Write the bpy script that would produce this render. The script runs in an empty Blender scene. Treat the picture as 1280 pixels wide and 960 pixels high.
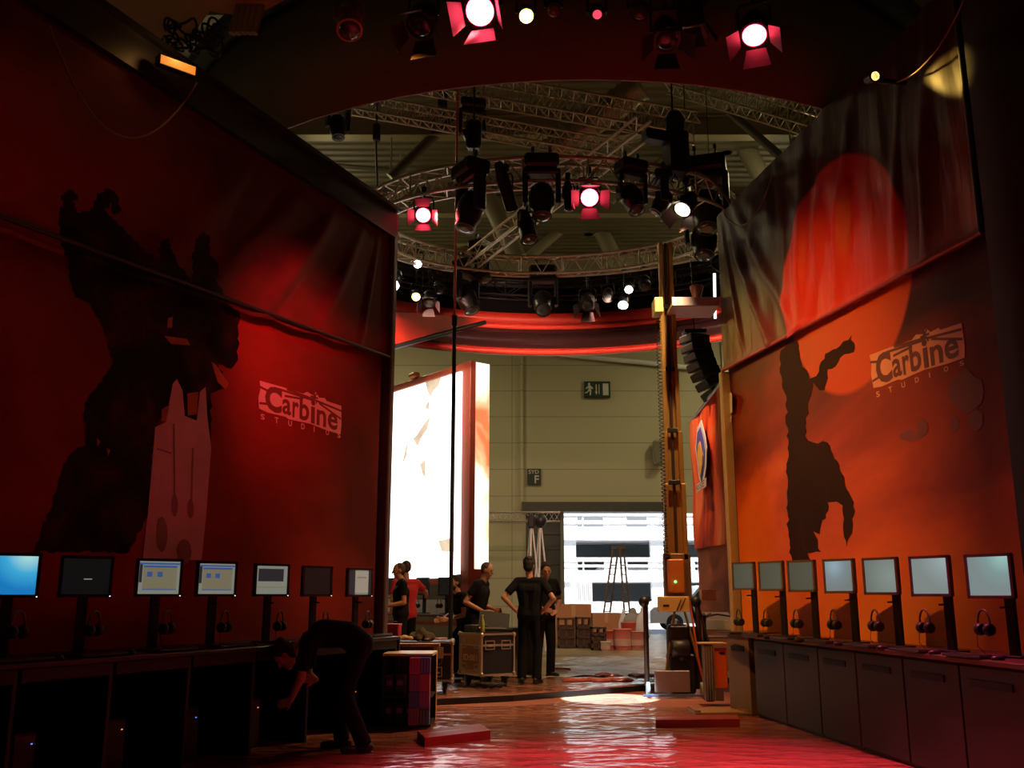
import bpy, bmesh, math, random
from mathutils import Vector, Matrix
random.seed(7)
C = bpy.context.scene.collection
S = bpy.context.scene
PI = math.pi
R = math.radians
# ---------------------------------------------------------------- camera
F = 1200.0; CAMH = 1.30; PITCH = math.atan(265/F)
cam_d = bpy.data.cameras.new('camera'); cam = bpy.data.objects.new('camera', cam_d); C.objects.link(cam)
cam_d.lens = 36*F/1280; cam_d.sensor_width = 36; cam_d.clip_end = 300; cam_d.clip_start = .05
cam.location = (0, 0, CAMH); cam.rotation_euler = (PI/2+PITCH, 0, 0)
S.camera = cam
S.view_settings.view_transform = 'Standard'; S.view_settings.look = 'None'
S.view_settings.exposure = 0.0; S.view_settings.gamma = 1.0; S.view_settings.use_curve_mapping = False
# ---------------------------------------------------------------- world and sun
w = bpy.data.worlds.new('sky'); S.world = w; w.use_nodes = True
wn = w.node_tree.nodes; bg = wn['Background']
sky = wn.new('ShaderNodeTexSky'); sky.sky_type = 'HOSEK_WILKIE'; sky.turbidity = 4
sky.sun_direction = (0.2, -.6, .75)
w.node_tree.links.new(sky.outputs[0], bg.inputs[0]); bg.inputs[1].default_value = 5.0
def light(kind, name, loc, energy, col=(1,1,1), aim=None, **k):
    d = bpy.data.lights.new(name, kind); d.energy = energy; d.color = col
    for a, b in k.items(): setattr(d, a, b)
    o = bpy.data.objects.new(name, d); C.objects.link(o); o.location = loc
    if aim is not None:
        o.rotation_euler = (Vector(aim)-Vector(loc)).to_track_quat('-Z', 'Y').to_euler()
    return o
light('SUN', 'sun', (0, 20, 40), 15.0, (1, .97, .93), aim=(-4, 45, 0), angle=.01)
# added hall lamps, kept out of view, lighting back wall and roof
HALL = [(-5.8, 28, 480, 'far left'), (8.6, 28, 480, 'far right'), (-5.6, 22, 200, 'middle left'), (7.0, 22, 200, 'middle right')]
HALL_COL = (1.0, .86, .48)
# strength of the stage lamps (watt)
W_RED_MAIN = 1250; W_RED_RING = 420; W_AMBER = 1400
# ---------------------------------------------------------------- pixel helpers
cP, sP = math.cos(PITCH), math.sin(PITCH)
def ray(px, py):
    u = (px-640)/F; v = (480-py)/F
    return Vector((u, cP-v*sP, sP+v*cP))
def P(px, py, Y):
    d = ray(px, py); return Vector((0, 0, CAMH)) + d*(Y/d.y)
def G(px, py, z=0.0):
    d = ray(px, py); return Vector((0, 0, CAMH)) + d*((z-CAMH)/d.z)
# ---------------------------------------------------------------- materials
MATS = {}
def mat(name, col, rough=.6, metal=0, em=None, es=0, var=.12, scale=9, bump=0, spec=.5, coat=0, trans=0, alpha=1):
    if name in MATS: return MATS[name]
    m = bpy.data.materials.new(name); m.use_nodes = True; n = m.node_tree.nodes; l = m.node_tree.links
    b = n['Principled BSDF']; b.inputs['Roughness'].default_value = rough; b.inputs['Metallic'].default_value = metal
    b.inputs['Specular IOR Level'].default_value = spec
    b.inputs['Coat Weight'].default_value = coat; b.inputs['Coat Roughness'].default_value = .12
    b.inputs['Transmission Weight'].default_value = trans; b.inputs['Alpha'].default_value = alpha
    tc = n.new('ShaderNodeTexCoord'); nz = n.new('ShaderNodeTexNoise'); nz.inputs['Scale'].default_value = scale
    nz.inputs['Detail'].default_value = 4
    l.new(tc.outputs['Object'], nz.inputs['Vector'])
    mx = n.new('ShaderNodeMix'); mx.data_type = 'RGBA'
    mx.inputs['A'].default_value = tuple(c*(1-var) for c in col)+(1,)
    mx.inputs['B'].default_value = tuple(min(1, c*(1+var)) for c in col)+(1,)
    l.new(nz.outputs['Fac'], mx.inputs['Factor']); l.new(mx.outputs['Result'], b.inputs['Base Color'])
    if bump:
        bp = n.new('ShaderNodeBump'); bp.inputs['Strength'].default_value = bump; bp.inputs['Distance'].default_value = .02
        l.new(nz.outputs['Fac'], bp.inputs['Height']); l.new(bp.outputs[0], b.inputs['Normal'])
    if em:
        b.inputs['Emission Color'].default_value = tuple(em)+(1,); b.inputs['Emission Strength'].default_value = es
    MATS[name] = m; return m
def N(m, t, **k):
    x = m.node_tree.nodes.new(t)
    for a, b in k.items(): setattr(x, a, b)
    return x
def art_mat(name, stops, scale, circle=None, stretch=(1,1,1), rough=.6, ramp_z=None, seed=0, spec=.12, crinkle=False):
    """printed cloth: noise clouds between colours, optionally a big disc in object space"""
    m = bpy.data.materials.new(name); m.use_nodes = True; n = m.node_tree.nodes; l = m.node_tree.links
    b = n['Principled BSDF']; b.inputs['Roughness'].default_value = rough; b.inputs['Specular IOR Level'].default_value = spec
    tc = N(m, 'ShaderNodeTexCoord'); mp = N(m, 'ShaderNodeMapping'); mp.inputs['Scale'].default_value = stretch
    mp.inputs['Location'].default_value = (seed, seed*.7, 0)
    l.new(tc.outputs['Object'], mp.inputs[0])
    nz = N(m, 'ShaderNodeTexNoise'); nz.inputs['Scale'].default_value = scale; nz.inputs['Detail'].default_value = 6
    nz.inputs['Distortion'].default_value = .6
    l.new(mp.outputs[0], nz.inputs['Vector'])
    fac = nz.outputs['Fac']
    if ramp_z:
        sx = N(m, 'ShaderNodeSeparateXYZ'); l.new(tc.outputs['Object'], sx.inputs[0])
        mr = N(m, 'ShaderNodeMapRange'); mr.inputs[1].default_value = ramp_z[0]; mr.inputs[2].default_value = ramp_z[1]
        mr.inputs[3].default_value = ramp_z[2]; mr.inputs[4].default_value = ramp_z[3]
        l.new(sx.outputs['Z'], mr.inputs[0])
        ad = N(m, 'ShaderNodeMath', operation='ADD'); l.new(fac, ad.inputs[0]); l.new(mr.outputs[0], ad.inputs[1]); fac = ad.outputs[0]
    cr = N(m, 'ShaderNodeValToRGB'); e = cr.color_ramp.elements
    e[0].position = stops[0][0]; e[0].color = stops[0][1]+(1,); e[1].position = stops[-1][0]; e[1].color = stops[-1][1]+(1,)
    for p, c in stops[1:-1]:
        x = e.new(p); x.color = c+(1,)
    l.new(fac, cr.inputs[0]); out = cr.outputs[0]
    if circle:
        cx, cz, rad, col = circle
        sx2 = N(m, 'ShaderNodeSeparateXYZ'); l.new(tc.outputs['Object'], sx2.inputs[0])
        a = N(m, 'ShaderNodeMath', operation='SUBTRACT'); l.new(sx2.outputs['X'], a.inputs[0]); a.inputs[1].default_value = cx
        c_ = N(m, 'ShaderNodeMath', operation='SUBTRACT'); l.new(sx2.outputs['Z'], c_.inputs[0]); c_.inputs[1].default_value = cz
        a2 = N(m, 'ShaderNodeMath', operation='MULTIPLY'); l.new(a.outputs[0], a2.inputs[0]); l.new(a.outputs[0], a2.inputs[1])
        c2 = N(m, 'ShaderNodeMath', operation='MULTIPLY'); l.new(c_.outputs[0], c2.inputs[0]); l.new(c_.outputs[0], c2.inputs[1])
        s_ = N(m, 'ShaderNodeMath', operation='ADD'); l.new(a2.outputs[0], s_.inputs[0]); l.new(c2.outputs[0], s_.inputs[1])
        q = N(m, 'ShaderNodeMapRange'); q.inputs[1].default_value = (rad*1.02)**2; q.inputs[2].default_value = (rad*.98)**2
        l.new(s_.outputs[0], q.inputs[0])
        mx = N(m, 'ShaderNodeMix', data_type='RGBA'); l.new(q.outputs[0], mx.inputs['Factor'])
        l.new(out, mx.inputs['A']); mx.inputs['B'].default_value = col+(1,); out = mx.outputs['Result']
    l.new(out, b.inputs['Base Color'])
    wv = N(m, 'ShaderNodeTexNoise'); wv.inputs['Scale'].default_value = 3; l.new(tc.outputs['Object'], wv.inputs['Vector'])
    if crinkle:
        mc = N(m, 'ShaderNodeMapping'); mc.inputs['Scale'].default_value = (2.2, 1, .5); mc.inputs['Rotation'].default_value = (0, .25, 0); l.new(tc.outputs['Object'], mc.inputs[0]); l.new(mc.outputs[0], wv.inputs['Vector']); wv.inputs['Scale'].default_value = 1.6; wv.inputs['Detail'].default_value = 3
    bp = N(m, 'ShaderNodeBump'); bp.inputs['Strength'].default_value = .5 if crinkle else .25; bp.inputs['Distance'].default_value = .06 if crinkle else .03
    l.new(wv.outputs[0], bp.inputs['Height']); l.new(bp.outputs[0], b.inputs['Normal'])
    MATS[name] = m; return m
# ---------------------------------------------------------------- mesh builder
def frame_of(d, up=(0,0,1)):
    d = Vector(d).normalized(); up = Vector(up)
    if abs(d.dot(up)) > .98: up = Vector((0, 1, 0))
    x = d.cross(up).normalized(); z = x.cross(d).normalized()
    return x, d, z
class MB:
    def __init__(s): s.v = []; s.f = []; s.m = []; s.sm = []; s.cur = 0
    def add(s, vs, fs, smooth=False):
        b = len(s.v); s.v += [tuple(v) for v in vs]
        for f in fs: s.f.append([i+b for i in f]); s.m.append(s.cur); s.sm.append(smooth)
        return s
    def mi(s, i): s.cur = i; return s
    def box(s, c, size, M=None, bev=0):
        """box centred at c; bev chamfers the upright edges and top a little"""
        hx, hy, hz = size[0]/2, size[1]/2, size[2]/2
        c = Vector(c)
        if bev <= 0:
            pts = [Vector((x, y, z)) for z in (-hz, hz) for x, y in ((-hx, -hy), (hx, -hy), (hx, hy), (-hx, hy))]
            fs = [(3,2,1,0), (4,5,6,7), (0,1,5,4), (1,2,6,5), (2,3,7,6), (3,0,4,7)]
        else:
            bev = min(bev, hx*.9, hy*.9, hz*.9)
            def ringp(z, i): return [Vector((x, y, z)) for x, y in ((-hx+i, -hy+bev), (-hx+bev, -hy+i), (hx-bev, -hy+i), (hx-i, -hy+bev), (hx-i, hy-bev), (hx-bev, hy-i), (-hx+bev, hy-i), (-hx+i, hy-bev))]
            pts = ringp(-hz, bev*.8)+ringp(-hz+bev, 0)+ringp(hz-bev, 0)+ringp(hz, bev*.8); fs = []
            for k in range(3):
                for i in range(8): j = (i+1) % 8; fs.append((k*8+i, k*8+j, k*8+8+j, k*8+8+i))
            fs.append(tuple(range(7, -1, -1))); fs.append(tuple(range(24, 32)))
        if M is not None: pts = [M @ p for p in pts]
        return s.add([p+c for p in pts], fs)
    def quad(s, a, b, c, d): return s.add([a, b, c, d], [(0, 1, 2, 3)])
    def prism(s, poly, o, ux, uy, depth):
        """poly in (a,b) on frame o,ux,uy, extruded by vector depth"""
        o = Vector(o); ux = Vector(ux); uy = Vector(uy); d = Vector(depth); n = len(poly)
        A = [o+ux*a+uy*b for a, b in poly]; B = [p+d for p in A]
        return s.add(A+B, [tuple(range(n)), tuple(range(2*n-1, n-1, -1))]+[(i, i+n, (i+1) % n+n, (i+1) % n) for i in range(n)])
    def tube(s, a, b, r, r2=None, n=8, caps=True):
        a = Vector(a); b = Vector(b); r2 = r if r2 is None else r2
        if (b-a).length < 1e-6: return s
        x, d, z = frame_of(b-a); vs = []
        for p, q in ((a, r), (b, r2)):
            vs += [p+x*(q*math.cos(2*PI*i/n))+z*(q*math.sin(2*PI*i/n)) for i in range(n)]
        s.add(vs, [(i, (i+1) % n, (i+1) % n+n, i+n) for i in range(n)], True)
        if caps: s.add(vs, [tuple(range(n-1, -1, -1)), tuple(range(n, 2*n))])
        return s
    def path(s, pts, r, n=6, closed=False):
        pts = [Vector(p) for p in pts]; m = len(pts); vs = []
        for i, p in enumerate(pts):
            a = pts[i-1] if (i > 0 or closed) else p; b = pts[(i+1) % m] if (i < m-1 or closed) else p
            x, d, z = frame_of(b-a); vs += [p+x*(r*math.cos(2*PI*k/n))+z*(r*math.sin(2*PI*k/n)) for k in range(n)]
        fs = [(i*n+k, i*n+(k+1) % n, ((i+1) % m)*n+(k+1) % n, ((i+1) % m)*n+k) for i in range(m if closed else m-1) for k in range(n)]
        s.add(vs, fs, True)
        if not closed: s.add(vs, [tuple(range(n-1, -1, -1)), tuple(range((m-1)*n, m*n))])
        return s
    def lathe(s, o, d, prof, n=16, up=(0,0,1), smooth=True):
        """prof: list of (distance along d, radius)"""
        x, d, z = frame_of(d, up); o = Vector(o); vs = []
        for h, r in prof: vs += [o+d*h+x*(r*math.cos(2*PI*i/n))+z*(r*math.sin(2*PI*i/n)) for i in range(n)]
        fs = [(k*n+i, k*n+(i+1) % n, (k+1)*n+(i+1) % n, (k+1)*n+i) for k in range(len(prof)-1) for i in range(n)]
        s.add(vs, fs, smooth)
        s.add(vs, [tuple(range(n-1, -1, -1)), tuple(range((len(prof)-1)*n, len(prof)*n))]); return s
    def ell(s, c, X, Y, Z, n=12, m=8):
        c = Vector(c); X = Vector(X); Y = Vector(Y); Z = Vector(Z); vs = [c-Z]
        for j in range(1, m):
            t = PI*j/m-PI/2
            vs += [c+Z*math.sin(t)+X*(math.cos(t)*math.cos(2*PI*i/n))+Y*(math.cos(t)*math.sin(2*PI*i/n)) for i in range(n)]
        vs.append(c+Z); fs = [(0, 1+(i+1) % n, 1+i) for i in range(n)]
        for j in range(m-2):
            fs += [(1+j*n+i, 1+j*n+(i+1) % n, 1+(j+1)*n+(i+1) % n, 1+(j+1)*n+i) for i in range(n)]
        L = len(vs)-1; b = 1+(m-2)*n
        fs += [(b+i, b+(i+1) % n, L) for i in range(n)]
        return s.add(vs, fs, True)
    def sph(s, c, r, n=12, m=8): return s.ell(c, (r,0,0), (0,r,0), (0,0,r), n, m)
    def cap(s, a, b, ra, rb, n=12):
        s.sph(a, ra, n, 8); s.sph(b, rb, n, 8); return s.tube(a, b, ra, rb, n)
    def grid(s, fn, nu, nv, smooth=True):
        vs = [fn(i/nu, j/nv) for j in range(nv+1) for i in range(nu+1)]
        return s.add(vs, [(j*(nu+1)+i, j*(nu+1)+i+1, (j+1)*(nu+1)+i+1, (j+1)*(nu+1)+i) for j in range(nv) for i in range(nu)], smooth)
    def build(s, name, mats, parent=None, world=False, label=None):
        if not isinstance(mats, (list, tuple)): mats = [mats]
        vs = s.v
        if world and parent is not None:
            M = Matrix.Identity(4); p = parent
            while p is not None: M = p.matrix_basis @ M; p = p.parent
            M = M.inverted(); vs = [M @ Vector(v) for v in vs]
        me = bpy.data.meshes.new(name); me.from_pydata([tuple(v) for v in vs], [], s.f)
        for m in mats: me.materials.append(m)
        me.polygons.foreach_set('material_index', s.m); me.polygons.foreach_set('use_smooth', s.sm)
        me.update()
        o = bpy.data.objects.new(name, me); C.objects.link(o)
        if parent is not None: o.parent = parent
        if label: o['label'] = label
        return o
def thing(name, label, cat, loc=(0,0,0), rz=0, group=None):
    o = bpy.data.objects.new(name, None); C.objects.link(o); o.empty_display_size = .1
    o.location = loc; o.rotation_euler = (0, 0, rz); o['label'] = label; o['category'] = cat
    if group: o['group'] = group
    return o
def tag(o, label, cat, group=None, kind=None):
    o['label'] = label; o['category'] = cat
    if group: o['group'] = group
    if kind: o['kind'] = kind
    return o
def struct(o): o['kind'] = 'structure'; return o
def copy_tree(o, parent=None):
    kids = list(o.children); c = o.copy(); C.objects.link(c)
    if parent is not None: c.parent = parent
    for k in kids: copy_tree(k, c)
    return c
def recenter(o, base):
    """put a single mesh thing's origin at its base"""
    base = Vector(base)
    for v in o.data.vertices: v.co -= base
    o.location = base; return o
def solid(mb, name, voxel, smooth=2, mats=None, parent=None, world=False):
    """fuse the overlapping shapes of mb into one continuous surface"""
    t = mb.build('tmp', mats); r = t.modifiers.new('r', 'REMESH'); r.mode = 'VOXEL'; r.voxel_size = voxel; r.use_smooth_shade = True
    q = t.modifiers.new('s', 'SMOOTH'); q.iterations = smooth; q.factor = .5
    dg = bpy.context.evaluated_depsgraph_get(); dg.update()
    me = bpy.data.meshes.new_from_object(t.evaluated_get(dg)); me.name = name
    bpy.data.objects.remove(t)
    for p in me.polygons: p.use_smooth = True
    o = bpy.data.objects.new(name, me); C.objects.link(o)
    if parent is not None: o.parent = parent
    return o
def text_pts(txt, offset=0.0):
    cu = bpy.data.curves.new('t', 'FONT'); cu.body = txt; cu.size = 1; cu.offset = offset; cu.resolution_u = 3
    o = bpy.data.objects.new('t', cu); C.objects.link(o)
    dg = bpy.context.evaluated_depsgraph_get(); dg.update()
    me = bpy.data.meshes.new_from_object(o.evaluated_get(dg)); bpy.data.objects.remove(o)
    vs = [(v.co.x, v.co.y) for v in me.vertices]; fs = [tuple(p.vertices) for p in me.polygons]
    x0 = min(v[0] for v in vs); x1 = max(v[0] for v in vs); y0 = min(v[1] for v in vs); y1 = max(v[1] for v in vs)
    return [((x-x0)/(x1-x0), (y-y0)/(y1-y0)) for x, y in vs], fs
def fit_text(mb, txt, A, B, Cc, D, offset=0.0):
    """text stretched over the corners A (bottom left) B (bottom right) C (top right) D (top left)"""
    vs, fs = text_pts(txt, offset); A, B, Cc, D = map(Vector, (A, B, Cc, D))
    mb.add([A*(1-x)*(1-y)+B*x*(1-y)+Cc*x*y+D*(1-x)*y for x, y in vs], fs)
# ---------------------------------------------------------------- wall frames
class WF:
    """upright wall plane: origin o, along-wall unit u, face points to local -Y"""
    def __init__(s, o, ang):
        s.o = Vector(o); s.rz = ang; s.u = Vector((math.cos(ang), math.sin(ang), 0)); s.n = Vector((math.sin(ang), -math.cos(ang), 0))
    def hit(s, px, py, off=0):
        d = ray(px, py); cpos = Vector((0, 0, CAMH)); q = s.o+s.n*off
        t = (q-cpos).dot(s.n)/d.dot(s.n); p = cpos+d*t
        return Vector(((p-s.o).dot(s.u), -off, p.z))       # local coordinates (s, y, z)
    def w(s, a, off=0, z=0): return s.o+s.u*a+s.n*off+Vector((0, 0, z))
LW = WF((-1.63, 11.9, 0), R(90-24))       # left wall, s < 0 towards the camera
RW = WF((2.92, 12.6, 0), R(-90+10))       # right wall, s > 0 towards the camera
H_L = LW.hit(477, 262).z; H_R = RW.hit(904, 268).z
# common materials
M_black = mat('black_paint', (.012, .012, .013), .45)
M_blackmetal = mat('black_powdercoat', (.015, .015, .016), .35, .3)
M_alu = mat('aluminium_tube', (.55, .52, .47), .35, .9)
M_aludark = mat('dull_aluminium', (.62, .54, .42), .42, .6)
M_plastic = mat('black_plastic', (.02, .02, .022), .4)
M_steel = mat('grey_steel', (.25, .25, .25), .4, .8)
M_cable = mat('cable_rubber', (.015, .015, .015), .6)
M_white = mat('white_paint', (.75, .75, .72), .5)
# ================================================================ SETTING
# ---- floor of the hall with plastic film, red carpet in the booth
def floor_mat(name, c1, c2, rough, bump, scale, stretch, film=.8):
    m = bpy.data.materials.new(name); m.use_nodes = True; l = m.node_tree.links; b = m.node_tree.nodes['Principled BSDF']
    tc = N(m, 'ShaderNodeTexCoord'); mp = N(m, 'ShaderNodeMapping'); mp.inputs['Scale'].default_value = stretch
    mp.inputs['Rotation'].default_value = (0, 0, .25); l.new(tc.outputs['Object'], mp.inputs[0])
    nz = N(m, 'ShaderNodeTexNoise'); nz.inputs['Scale'].default_value = scale; nz.inputs['Detail'].default_value = 8; nz.inputs['Distortion'].default_value = 1.2
    l.new(mp.outputs[0], nz.inputs['Vector'])
    nb = N(m, 'ShaderNodeTexNoise'); nb.inputs['Scale'].default_value = .55; nb.inputs['Detail'].default_value = 5
    l.new(tc.outputs['Object'], nb.inputs['Vector'])
    cr = N(m, 'ShaderNodeValToRGB'); cr.color_ramp.elements[0].position = .38; cr.color_ramp.elements[1].position = .62
    cr.color_ramp.elements[0].color = c1+(1,); cr.color_ramp.elements[1].color = c2+(1,)
    l.new(nb.outputs['Fac'], cr.inputs[0]); l.new(cr.outputs[0], b.inputs['Base Color'])
    b.inputs['Roughness'].default_value = rough
    b.inputs['Coat Weight'].default_value = film; b.inputs['Coat Roughness'].default_value = .07
    bp = N(m, 'ShaderNodeBump'); bp.inputs['Strength'].default_value = bump; bp.inputs['Distance'].default_value = .07
    vo = N(m, 'ShaderNodeTexVoronoi'); vo.feature = 'DISTANCE_TO_EDGE'; vo.inputs['Scale'].default_value = 2.2; l.new(mp.outputs[0], vo.inputs['Vector'])
    ad = N(m, 'ShaderNodeMath', operation='ADD'); l.new(nz.outputs['Fac'], ad.inputs[0]); l.new(vo.outputs[0], ad.inputs[1])
    l.new(ad.outputs[0], bp.inputs['Height']); l.new(bp.outputs[0], b.inputs['Coat Normal']); l.new(bp.outputs[0], b.inputs['Normal'])
    return m
M_carpet = floor_mat('red_carpet_under_film', (.36, .10, .055), (.50, .17, .09), .5, 1.0, 2.6, (.7, 3.4, 1), .12)
M_hallfloor = floor_mat('grey_floor_under_film', (.24, .19, .10), (.42, .34, .20), .55, .5, 3.0, (1, 2.4, 1), .3)
M_stagetop = floor_mat('red_stage_under_film', (.38, .12, .08), (.44, .24, .13), .5, .7, 3.2, (1, 2.4, 1))
mb = MB(); mb.box((0, 14, -.1), (34, 42, .2)); fl = struct(mb.build('floor', M_hallfloor))
# carpet of the booth, slightly proud of the hall floor
mb = MB(); mb.prism([(-9, -6), (9, -6), (7, 14.0), (2.5, 15.4), (-5, 14.0)], (0, 0, 0.001), (1,0,0), (0,1,0), (0, 0, .006))
cp = struct(mb.build('floor', M_carpet)); cp.name = 'floor_carpet'
# ---- low stage
e0 = G(500, 876, .08); e1 = G(640, 869, .08); e2 = G(800, 857, .08)
edge = [(-6.5, 14.2), (-1.62, 12.25), (e0.x, e0.y), (e1.x, e1.y), (e2.x, e2.y), (3.2, e2.y+1.2), (4.2, e2.y+3)]
poly = edge+[(4.2, 20.5), (-6.5, 20.5)]
st = MB(); st.prism(poly, (0, 0, 0), (1,0,0), (0,1,0), (0, 0, .072)); ed = MB()
stage = thing('stage_platform', 'low round-fronted stage platform covered with creased plastic film, dark front edge', 'platform', (0, 13, 0))
st.build('deck', M_stagetop, stage, True)
ed = MB()
for i in range(len(edge)-1):
    a = Vector(edge[i]+(0.0,)); b = Vector(edge[i+1]+(0.0,)); d = (b-a).normalized(); nn = Vector((d.y, -d.x, 0))
    ed.prism([(0, 0), ((b-a).length, 0), ((b-a).length, .082), (0, .082)], a+nn*.004, d, (0,0,1), nn*.02)
ed.build('edge_strip', M_black, stage, True)
# pale olive film spread further back on the stage
mbf = MB()
def film(u, v):
    x = -1.5+u*6.0; y = 15.3+v*4.6
    return Vector((x, y, .084+.012*math.sin(x*5+y*3)+.010*math.sin(y*11+x*2)+.008*math.sin(x*13-y*7)+.012))
mbf.grid(film, 60, 60); o = mbf.build('plastic_film', floor_mat('olive_film', (.36, .29, .14), (.55, .46, .26), .5, .5, 4, (1, 2, 1), .25))
tag(o, 'creased dusty plastic film spread over the back of the stage', 'plastic sheet')
# clear film laid over the booth floor and the front of the stage, creased for real
from mathutils import noise as mn
def filmmat():
    m = bpy.data.materials.new('clear_creased_film'); m.use_nodes = True; n = m.node_tree.nodes; l = m.node_tree.links
    n.remove(n['Principled BSDF']); out = n['Material Output']; tr = N(m, 'ShaderNodeBsdfTransparent'); gl = N(m, 'ShaderNodeBsdfGlossy'); gl.inputs['Roughness'].default_value = .13
    tc = N(m, 'ShaderNodeTexCoord'); nz = N(m, 'ShaderNodeTexNoise'); nz.inputs['Scale'].default_value = 14; nz.inputs['Detail'].default_value = 3; l.new(tc.outputs['Object'], nz.inputs['Vector'])
    bp = N(m, 'ShaderNodeBump'); bp.inputs['Strength'].default_value = .35; bp.inputs['Distance'].default_value = .01; l.new(nz.outputs[0], bp.inputs['Height']); l.new(bp.outputs[0], gl.inputs['Normal'])
    fr = N(m, 'ShaderNodeFresnel'); fr.inputs['IOR'].default_value = 1.45; l.new(bp.outputs[0], fr.inputs['Normal'])
    mx = N(m, 'ShaderNodeMixShader'); l.new(fr.outputs[0], mx.inputs[0]); l.new(tr.outputs[0], mx.inputs[1]); l.new(gl.outputs[0], mx.inputs[2]); l.new(mx.outputs[0], out.inputs['Surface']); return m
M_clear = filmmat()
def ridge(x, y, z): return max(0, 1-abs(mn.noise(Vector((x, y, z))))*3.2)**2
def filmh(x, y):
    a = x+.35*y
    return .010*ridge(x*.55, (y+.25*x)*2.6, 0)+.008*ridge(x*1.3+9, (y-.15*x)*4.5, 3)+.004*ridge(x*4, y*7, 5)
def film_sheet(label, x0, x1, y0, y1, z0, nx, ny, ok=None):
    q = MB(); q.grid(lambda u, v: (x0+(x1-x0)*u, y0+(y1-y0)*v, z0+filmh(x0+(x1-x0)*u, y0+(y1-y0)*v)), nx, ny)
    if ok:
        keep = [i for i, f in enumerate(q.f) if ok(q.v[f[0]][0], q.v[f[0]][1])]; q.f = [q.f[i] for i in keep]; q.m = [q.m[i] for i in keep]; q.sm = [q.sm[i] for i in keep]
    return tag(q.build('plastic_film', M_clear), label, 'plastic sheet')
film_sheet('clear creased plastic film over the red floor in the foreground', -3.2, 3.3, 4.2, 13.2, .009, 260, 480, lambda x, y: y < 12.0+max(0, min(x, 1.6))*.72 and (x < 1.55 or y < 11.9) and not (x < -1.9 and y > 9))
film_sheet('clear creased plastic film over the front of the stage', -1.3, 2.2, 12.3, 15.3, .083, 140, 180, lambda x, y: y > 12.75+max(0, x)*.75)
# ---- hall walls
def wallmat():
    m = bpy.data.materials.new('olive_wall_panels'); m.use_nodes = True; l = m.node_tree.links; b = m.node_tree.nodes['Principled BSDF']
    tc = N(m, 'ShaderNodeTexCoord'); sx = N(m, 'ShaderNodeSeparateXYZ'); l.new(tc.outputs['Object'], sx.inputs[0])
    cmb = N(m, 'ShaderNodeCombineXYZ'); l.new(sx.outputs['X'], cmb.inputs[0]); l.new(sx.outputs['Z'], cmb.inputs[1])
    br = N(m, 'ShaderNodeTexBrick'); br.offset = 0; br.inputs['Scale'].default_value = 1; br.inputs['Brick Width'].default_value = 9.0
    br.inputs['Row Height'].default_value = .95; br.inputs['Mortar Size'].default_value = .014; br.inputs['Mortar Smooth'].default_value = .2
    br.inputs['Color1'].default_value = (.46, .42, .27, 1); br.inputs['Color2'].default_value = (.49, .45, .29, 1); br.inputs['Mortar'].default_value = (.25, .22, .14, 1)
    l.new(cmb.outputs[0], br.inputs['Vector']); l.new(br.outputs['Color'], b.inputs['Base Color']); b.inputs['Roughness'].default_value = .7
    return m
M_hall = wallmat()
BY = 34.0
xl = P(705, 745, BY).x; xr = P(882, 745, BY).x; zt = P(700, 641, BY).z
mb = MB()
mb.box(((-17+xl)/2, BY+.15, 6.5), (xl+17, .3, 13)); mb.box(((17+xr)/2, BY+.15, 6.5), (17-xr, .3, 13))
mb.box(((xl+xr)/2, BY+.15, (13+zt)/2), (xr-xl, .3, 13-zt))
struct(mb.build('wall_back', M_hall))
mb = MB(); mb.box((-17.1, 14, 6.5), (.2, 41, 13)); struct(mb.build('wall_hall_left', M_hall))
mb = MB(); mb.box((17.1, 14, 6.5), (.2, 41, 13)); struct(mb.build('wall_hall_right', M_hall))
mb = MB(); mb.box((0, -6.6, 6.5), (34, .2, 13)); struct(mb.build('wall_front', M_hall))
# door surround, lintel housing and the dark rolled door panel left of the opening
M_door = mat('dark_door_grey', (.06, .06, .045), .5)
a = P(652, 629, BY); b2 = P(840, 641, BY)
mb = MB(); mb.box(((a.x+b2.x)/2, BY-.25, (a.z+b2.z)/2), (b2.x-a.x, .5, a.z-b2.z)); struct(mb.build('door_lintel', M_door)).name = 'trim_1'
mb = MB(); z1 = b2.z; x0 = a.x+.08
mb.box(((x0+xl)/2, BY-.04, z1/2), (xl-x0-.15, .08, z1))
for k in range(8): mb.box(((x0+xl)/2, BY-.1, .3+k*z1/8), (xl-x0-.2, .05, .06), bev=.01)
struct(mb.build('door_1', mat('dark_green_door', (.045, .05, .03), .45)))
mb = MB(); mb.box((xl-.06, BY-.15, z1/2), (.14, .3, z1), bev=.02); struct(mb.build('trim_2', mat('door_post', (.16, .15, .11), .5)))
mb = MB(); mb.box((P(652, 500, BY).x, BY-.06, 7.2), (.1, .12, 5.8)); struct(mb.build('trim_3', M_hall))
# ---- roof: ribbed deck
def deckmat():
    m = bpy.data.materials.new('ribbed_roof_deck'); m.use_nodes = True; l = m.node_tree.links; b = m.node_tree.nodes['Principled BSDF']
    tc = N(m, 'ShaderNodeTexCoord'); wv = N(m, 'ShaderNodeTexWave'); wv.bands_direction = 'Y'; wv.inputs['Scale'].default_value = .9
    l.new(tc.outputs['Object'], wv.inputs['Vector']); cr = N(m, 'ShaderNodeValToRGB')
    cr.color_ramp.elements[0].color = (.11, .095, .055, 1); cr.color_ramp.elements[1].color = (.15, .13, .08, 1)
    l.new(wv.outputs[0], cr.inputs[0]); l.new(cr.outputs[0], b.inputs['Base Color']); b.inputs['Roughness'].default_value = .7
    bp = N(m, 'ShaderNodeBump'); bp.inputs['Distance'].default_value = .06; l.new(wv.outputs[0], bp.inputs['Height']); l.new(bp.outputs[0], b.inputs['Normal'])
    return m
RZ = 13.0
mb = MB(); mb.box((0, 14, RZ+.1), (34.4, 42, .2)); struct(mb.build('ceiling', deckmat()))
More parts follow.
